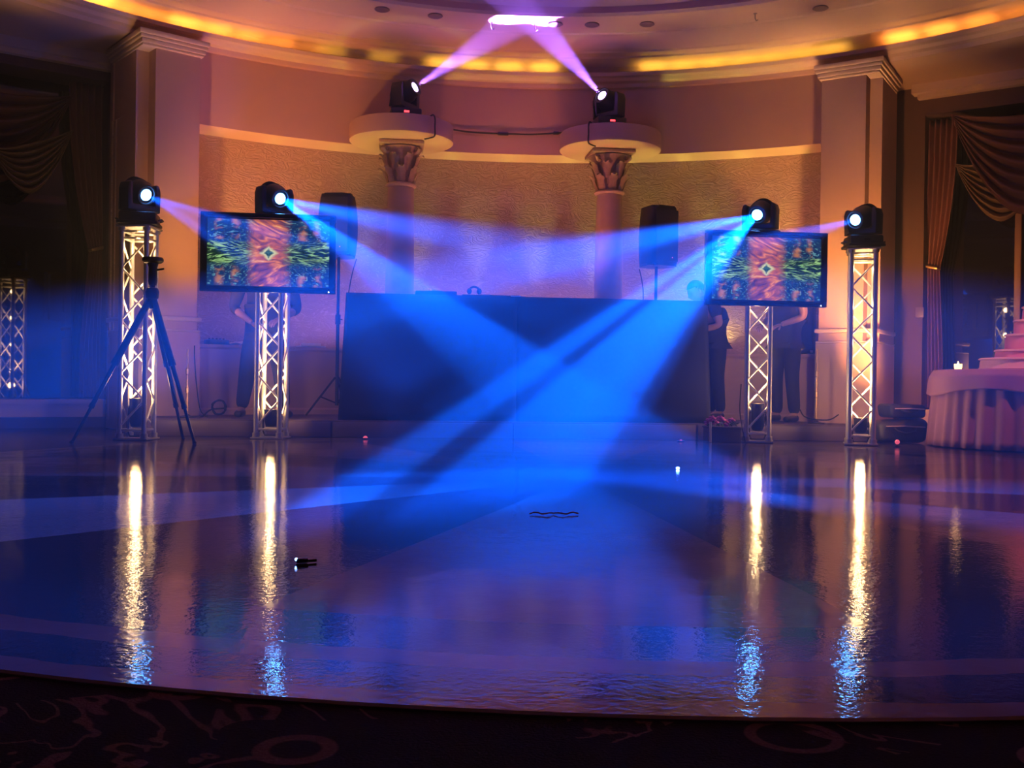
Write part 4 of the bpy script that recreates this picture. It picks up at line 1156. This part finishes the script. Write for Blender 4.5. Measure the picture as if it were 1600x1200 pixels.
# ================================================================== things on the ledge wall
def on_ledge(u, r=6.45):
    d = ray(u, 560); s = 9.0
    for _ in range(40):
        p = CAM + d * s; rr = sqrt((p.x - CX) ** 2 + (p.y - CY) ** 2); s += (r - rr) * 0.7
    p = CAM + d * s; return V((p.x, p.y, ZD + 0.001)), atan2(p.x - CX, p.y - CY)


p, a = on_ledge(338)
root = thing('control_desk', 'small black control desk on the ledge by the left pilaster', 'controller', p, -a)
m1 = MB(); m1.box((0, 0, 0.03), (0.22, 0.2, 0.055), bevel=0.01); m1.build('case', 'black_plastic', root)
for k in range(5): m1 = MB(); m1.tube((-0.08 + 0.04 * k, 0, 0.05), (-0.08 + 0.04 * k, 0, 0.075), 0.01, n=10); m1.build('knob', 'black_metal', root)
p, a = on_ledge(366)
m1 = MB(); m1.grid(lambda i, j: V(((i - .5) * 0.17, (j - .5) * 0.2, 0.012 + 0.03 * abs(sin(i * 4 + j * 3)) * (0.3 + i))), 16, 16)
o = m1.build('napkin', 'white_paper', None, loc=p, rotz=-a, solid=0.004); tag(o, 'crumpled pale cloth on the ledge beside the control desk', 'cloth')
p, a = on_ledge(486, 6.32)
root = thing('paper_stack', 'bright white papers on the ledge beside the person behind the tripod-side television', 'papers', p, -a)
m1 = MB(); m1.box((0, 0.02, 0.011), (0.30, 0.2, 0.018), bevel=0.005); m1.build('lower_sheets', 'white_paper', root)
m1 = MB(); m1.box((-0.02, -0.085, 0.03), (0.22, 0.01, 0.04), Matrix.Rotation(radians(-25), 3, 'X'), bevel=0.003); m1.build('propped_sheet', 'white_paper', root)
p, a = on_ledge(1256, 6.4)
root = thing('flight_case', 'upright black case on the ledge behind the person near the flower box', 'case', p, -a)
m1 = MB(); m1.box((0, 0, 0.29), (0.22, 0.2, 0.57), bevel=0.012); m1.build('shell', 'black_plastic', root)
for sx in (-1, 1):
    for zz in (0.03, 0.55): m1 = MB(); m1.box((sx * 0.10, -0.095, zz), (0.03, 0.03, 0.03), bevel=0.006); m1.build('corner_guard', 'alu_plate', root)
m1 = MB(); m1.path([(-0.05, -0.1, 0.36), (-0.045, -0.125, 0.36), (0.045, -0.125, 0.36), (0.05, -0.1, 0.36)], 0.008); m1.build('handle', 'black_metal', root)

# ================================================================== cables
z1_ = ST + 0.008
def gnd(u, v): q = atz(u, v, z1_); return q
q0, _ = on_ledge(303, 6.15)
cable([at(304, 540, 10.40), at(304, 560, 10.41), at(307, 600, 10.42), at(313, 640, 10.42), at(325, 652, 10.42)], 0.006, 'thin cable hanging down the low wall by the left pilaster')
base = at(342, 640, 10.55)
coil = [V((base.x + 0.07 * cos(a), 10.55 + 0.02 * sin(a * 0.5), ST + 0.10 + 0.075 * sin(a))) for a in [k * 0.5 for k in range(40)]]
cable([at(309, 655, 10.25), at(318, 649, 10.5), at(330, 640, 10.55)] + coil[::3], 0.008, 'looped dark cable coil on the stage near the left pilaster')
cable([at(1250, 640, 10.5), at(1256, 650, 10.45), at(1270, 655, 10.3), at(1295, 656, 10.2), at(1310, 648, 10.1)], 0.007, 'dark cable trailing along the stage by the right pilaster')
cable([at(1166, 697, 9.36), at(1160, 670, 9.40), at(1156, 640, 9.42), at(1158, 600, 9.44)], 0.006, 'dark cable running up the tower near the flower box')
rU = 6.27
def on_wall(u, v):
    d = ray(u, v); s = 10.0
    for _ in range(50):
        p_ = CAM + d * s; rr = sqrt((p_.x - CX) ** 2 + (p_.y - CY) ** 2); s += (rU - rr) * 0.7
    return CAM + d * s
o = cable([on_wall(u, v) for u, v in ((706, 202), (730, 206), (760, 208), (790, 209), (830, 210), (868, 208), (896, 206))], 0.010, 'black cable strung along the curved wall between the column platforms')
for u, v, w in ((786, 209, 0.13), (869, 208, 0.07)):
    p_ = on_wall(u, v); m1 = MB(); m1.box(p_, (w, 0.045, 0.035), bevel=0.008); m1.build('plug', 'black_plastic', o)
def drop(P, sx, label):
    cable([P + V(q) for q in ((sx * 0.22, -0.30, 0.010), (sx * 0.30, -0.42, 0.012), (sx * 0.335, -0.49, 0.014), (sx * 0.355, -0.515, -0.03), (sx * 0.355, -0.515, -0.12), (sx * 0.355, -0.51, -0.212), (sx * 0.325, -0.46, -0.226), (sx * 0.25, -0.38, -0.228))], 0.009, label)
drop(PTL, 1, 'cable hanging over the edge of the left column platform')
drop(PTR, -1, 'cable hanging over the edge of the right column platform')

# ================================================================== ceiling soffit fittings
GD = 'downlights in the ceiling ring'
for k, (u, v, lab) in enumerate(((597, 14, 'leftmost recessed downlight in the ceiling ring'), (680, 24, 'recessed downlight left of the violet hot spot'), (868, 37, 'small recessed downlight just right of the violet hot spot'),
                                 (925, 38, 'second recessed downlight right of the violet hot spot'), (1011, 37, 'third recessed downlight right of the violet hot spot'), (1282, 12, 'rightmost recessed downlight in the ceiling ring'))):
    p = atz(u, v, 4.40); root = thing('recessed_downlight', lab, 'ceiling light', (p.x, p.y, 4.40), 0, GD)
    m1 = MB(); m1.lathe([(0.05, -0.001), (0.075, -0.001), (0.08, -0.008), (0.07, -0.014), (0.052, -0.010)], 24); m1.build('trim_ring', 'downlight_trim', root)
    m1 = MB(); m1.lathe([(0.001, -0.003), (0.05, -0.003), (0.05, -0.006), (0.001, -0.006)], 20); m1.build('reflector', 'black_metal', root)
for u, v, lab in ((768, 40, 'thin ceiling hook below the violet hot spot, left one'), (836, 42, 'thin ceiling hook below the violet hot spot, right one'), (1180, 26, 'thin dark ceiling hook at the right of the ring')):
    p = atz(u, v - 5, 4.40); m1 = MB(); m1.path([V((0, 0, 0)), V((0, 0, -0.05)), V((0.012, 0, -0.075)), V((0.03, 0, -0.065))], 0.006); m1.lathe([(0.001, -0.004), (0.02, -0.004), (0.02, -0.0005), (0.001, -0.0005)], 14)
    o = m1.build('ceiling_hook', 'downlight_trim', None, loc=p); tag(o, lab, 'hook', 'hooks in the ceiling ring')

# thermostat on the right pier
W, sj, sp, far, ang, nin, tg, p0, *_ = WR
pw = at_plane(1437, 488, p0 + nin * 0.012, nin); m1 = MB(); m1.box((0, 0, 0), (0.09, 0.022, 0.12), bevel=0.006); o = m1.build('wall_switch', 'downlight_trim', None, loc=pw, rotz=ang); tag(o, 'small dark wall switch on the pier by the right curtain', 'switch')

# ================================================================== small lights and debris on the floor
def pilot(u, v, y, lab):
    p = at(u, v, y); root = thing('floor_pilot_lamp', lab, 'pilot lamp', (p.x, p.y, 0.008), 0, 'tiny red lamps along the floor')
    m1 = MB(); m1.tube((0, 0, 0), (0, 0, p.z - 0.03), 0.006); m1.box((0, 0, 0.006), (0.06, 0.05, 0.012), bevel=0.003); m1.build('holder', 'black_plastic', root)
    m1 = MB(); m1.ball((0, 0, p.z - 0.012), 0.022, 12, 8); m1.build('bulb', 'pink_led', root)


pilot(571, 684, 9.6, 'tiny red lamp on the floor under the left part of the booth')
pilot(1064, 690, 9.6, 'tiny red lamp on the floor under the right end of the booth')
pilot(1402, 690, 9.0, 'tiny red lamp on the floor before the black bags')
p = atz(472, 879, 0.01); root = thing('cable_clip', 'tiny dark clip with a bright blue glint lying on the dance floor', 'floor scrap', (p.x, p.y, 0.0085))
m1 = MB(); m1.box((0.0, 0, 0.008), (0.035, 0.02, 0.014), Rz(0.3), bevel=0.004); m1.tube((0.01, 0, 0.006), (0.04, 0.012, 0.006), 0.004); m1.build('body', 'black_plastic', root)
m1 = MB(); m1.ball((-0.016, -0.006, 0.012), 0.0045, 8, 6); m1.build('glint_dot', 'blue_glint', root)  # the clip's glint put in as a small glowing ball
p = atz(1059, 733, 0.01); m1 = MB(); m1.ball((0, 0, 0.008), (0.012, 0.012, 0.008), 10, 6); o = m1.build('glint_bead', 'blue_glint', None, loc=(p.x, p.y, 0.0085)); tag(o, 'tiny blue glint on the dance floor near the flower box, put in as a glowing bead', 'floor scrap')  # a glint on the floor, made as a glowing bead
p = atz(866, 804, 0.01); m1 = MB()
m1.path([V((0.10 * (k / 12 - 0.5) * 2, 0.02 * sin(k * 1.3), 0.005 + 0.004 * abs(sin(k * 2.1)))) for k in range(13)], 0.003, 6)
o = m1.build('ribbon_scrap', 'red_scrap', None, loc=(p.x, p.y, 0.0085)); tag(o, 'curl of red ribbon lying in the middle of the dance floor', 'floor scrap')

# ================================================================== room light
WARM = (1.0, 0.55, 0.22); AMBER = (1.0, 0.42, 0.16)


def point(name, loc, energy, col, r=0.05):
    ld = bpy.data.lights.new(name, 'POINT'); ld.energy = energy; ld.color = col; ld.shadow_soft_size = r
    o = bpy.data.objects.new(name, ld); COL.objects.link(o); o.location = loc; return o


for (t, h), zc, e in zip(TOW, ZC, (1.0, 0.8, 1.1, 1.25)):
    spot('uplight_truss', t.location + V((0, 0, zc + 0.03)), (0, 0, 1), 270 * e, WARM, radians(56), 0.5, 0.045)
    point('glow_truss', t.location + V((0, 0, zc + 0.08)), 8 * e, WARM, 0.04)
    for k in range(4): point('truss_fill', t.location + V((0, 0, 0.62 + (h - 0.80) * k / 3)), 2.6 * e, (1.0, 0.62, 0.28), 0.03)  # unseen points added inside each tower to brighten its bars
# unseen warm spots added behind the towers to brighten the pilasters and side wall
for t, d, e, c in ((T1, (0.55, 1.0, 1.1), 1.4, 68), (T4, (0.35, 1.0, 1.05), 1.35, 74), (T2, (-0.5, 1.0, 0.3), 0.05, 80), (T3, (0.4, 1.0, 0.3), 0.05, 80), (T4, (1.0, 0.98, 0.25), 1.6, 66)):
    spot('pilaster_fill', t.location + V((0, 0.17, 0.85)), d, 190 * e, (1.0, 0.40, 0.10), radians(c), 1.0, 0.05)
# yellow uplights standing on the ledge behind the booth wash the niche wall and the underside above it
for ang_, e in ((-27, 0.8), (-18, 2.5), (-12, 4), (-7, 5), (-2, 5.5), (3, 5.5), (8, 5.5), (13, 5.5), (18, 5), (23, 3), (31, 1.5)):
    a = radians(ang_); p = V((CX + 6.28 * sin(a), CY + 6.28 * cos(a), ZD + 0.05))
    ld = bpy.data.lights.new('uplight_ledge', 'AREA'); ld.shape = 'RECTANGLE'; ld.size = 0.6; ld.size_y = 0.05; ld.energy = e * 0.42; ld.color = (1.0, 0.42, 0.28)
    o = bpy.data.objects.new('uplight_ledge', ld); COL.objects.link(o)
    z = -(V((sin(a), cos(a), 0)) * 0.35 + V((0, 0, 1))).normalized(); x = V((cos(a), -sin(a), 0)); y = z.cross(x)
    m = Matrix((x, y, z)).transposed().to_4x4(); m.translation = p; o.matrix_world = m
spot('uplight_ledge', (CX + 6.58 * sin(radians(24.5)), CY + 6.58 * cos(radians(24.5)), ZD + 0.04), (0, 0, 1), 14, (1.0, 0.78, 0.16), radians(140), 0.8, 0.05)
# narrow yellow uplights on the ledge and at the columns' feet reach the undersides above
for k in range(12):
    a = radians(-31 + 6.1 * k); e = 45 + 9 * k
    spot('underside_light', (CX + 6.56 * sin(a), CY + 6.56 * cos(a), ZD + 0.05), (0, 0, 1), e, (1.0, 0.98, 0.16), radians(25), 0.6, 0.04)
for P_ in (PTL, PTR):
    for dx, dy in ((-0.42, 0.0), (0.42, 0.0), (-0.33, -0.30), (0.33, -0.30), (0.0, -0.44)): spot('platform_light', (P_.x + dx, P_.y + dy, ZD + 0.30), (0.02 * dx, 0.02 * dy, 1), 60, (1.0, 0.95, 0.14), radians(17), 1.0, 0.03)
# unseen strips added behind the cornice lip for the light streaks on the cove
def cove(u, e, col):
    """one short added light strip behind the lip, brightening the curved cove"""
    d = ray(u, 90); q = 9.0
    for _ in range(40):
        p = CAM + d * q; rr = sqrt((p.x - CX) ** 2 + (p.y - CY) ** 2); q += (6.14 - rr) * 0.7
    p = CAM + d * q; a = atan2(p.x - CX, p.y - CY)
    ld = bpy.data.lights.new('cove_fill', 'AREA'); ld.shape = 'RECTANGLE'; ld.size = 0.30; ld.size_y = 0.03; ld.energy = e; ld.color = col
    o = bpy.data.objects.new('cove_fill', ld); COL.objects.link(o)
    rad = V((sin(a), cos(a), 0)); x = V((cos(a), -sin(a), 0)); z = -(rad * 0.25 + V((0, 0, 1))).normalized(); y = z.cross(x)
    m = Matrix((x, y, z)).transposed().to_4x4(); m.translation = V((CX + 6.14 * sin(a), CY + 6.14 * cos(a), 4.197)); o.matrix_world = m


OR = (1.0, 0.40, 0.06); YL = (1.0, 0.66, 0.08)
for u0, u1, n, e0, e1, c in ((292, 490, 5, 1.1, 0.15, OR), (70, 150, 3, 0.6, 1.5, OR), (185, 255, 3, 0.5, 0.3, OR), (520, 600, 2, 0.15, 0.15, YL), (690, 850, 4, 0.45, 0.6, YL), (1020, 1300, 7, 0.5, 0.35, YL), (1405, 1590, 4, 1.2, 0.25, OR)):
    for k in range(n):
        t_ = k / max(1, n - 1); cove(u0 + (u1 - u0) * t_, e0 + (e1 - e0) * t_, c)
spot('table_fill', (4.7, 6.2, 4.3), (0.2, 2.8, -3.6), 600, (1.0, 0.30, 0.25), radians(40), 0.8, 0.05)  # unseen warm fill added above the cake table
# unseen warm spots added at the towers for golden patches on the ceiling ring
for t, pts_ in ((T1, ((470, 12),)), (T4, ((1130, 34), (1245, 26), (1420, 74)))):
    for u, v in pts_:
        tgt = atz(u, v, 4.36); o0_ = t.location + V((0, -0.16, HO - 0.15)); spot('ceiling_fill', o0_, tgt - o0_, 110, (1.0, 0.55, 0.14), radians(13), 1.0, 0.03)
# unseen dim amber fill added under the dome
point('dome_fill', (1.5, 3.0, 5.0), 18, (1.0, 0.25, 0.085), 0.3)
# unseen warm fills added behind the booth to brighten the curved wall
RED = (1.0, 0.26, 0.13)
for x, y, e in ((-2.3, 10.75, 1.5), (-0.1, 10.9, 0.7), (0.8, 10.9, 0.7), (3.15, 10.75, 1.5)):
    spot('wall_fill', (x, y, 1.0), (0.05 * x, 0.36, 1.0), 150 * e, RED, radians(64), 1.0, 0.08)

# ------------------------------------------------------------------ haze that fills the hall
w = bpy.data.worlds.new('hall_air'); SC.world = w; w.use_nodes = True
nt = w.node_tree; bg = nt.nodes['Background']; bg.inputs[0].default_value = (0.10, 0.05, 0.12, 1); bg.inputs[1].default_value = 0.0
vs = nt.nodes.new('ShaderNodeVolumeScatter'); vs.inputs['Density'].default_value = 0.018; vs.inputs['Anisotropy'].default_value = 0.2
vs.inputs['Color'].default_value = (0.95, 0.97, 1.0, 1)
nt.links.new(vs.outputs[0], nt.nodes['World Output'].inputs['Volume'])

SC.view_settings.view_transform = 'Standard'; SC.view_settings.look = 'None'; SC.view_settings.gamma = 1.0
SC.view_settings.exposure = 0.0; SC.view_settings.use_curve_mapping = False
cy = SC.cycles
cy.use_denoising = True; cy.use_adaptive_sampling = True; cy.adaptive_threshold = 0.02; cy.max_bounces = 5; cy.diffuse_bounces = 2; cy.glossy_bounces = 3; cy.transmission_bounces = 2; cy.volume_bounces = 0
cy.sample_clamp_indirect = 4.0; cy.sample_clamp_direct = 0.0; cy.use_light_tree = True; cy.caustics_reflective = False; cy.caustics_refractive = False
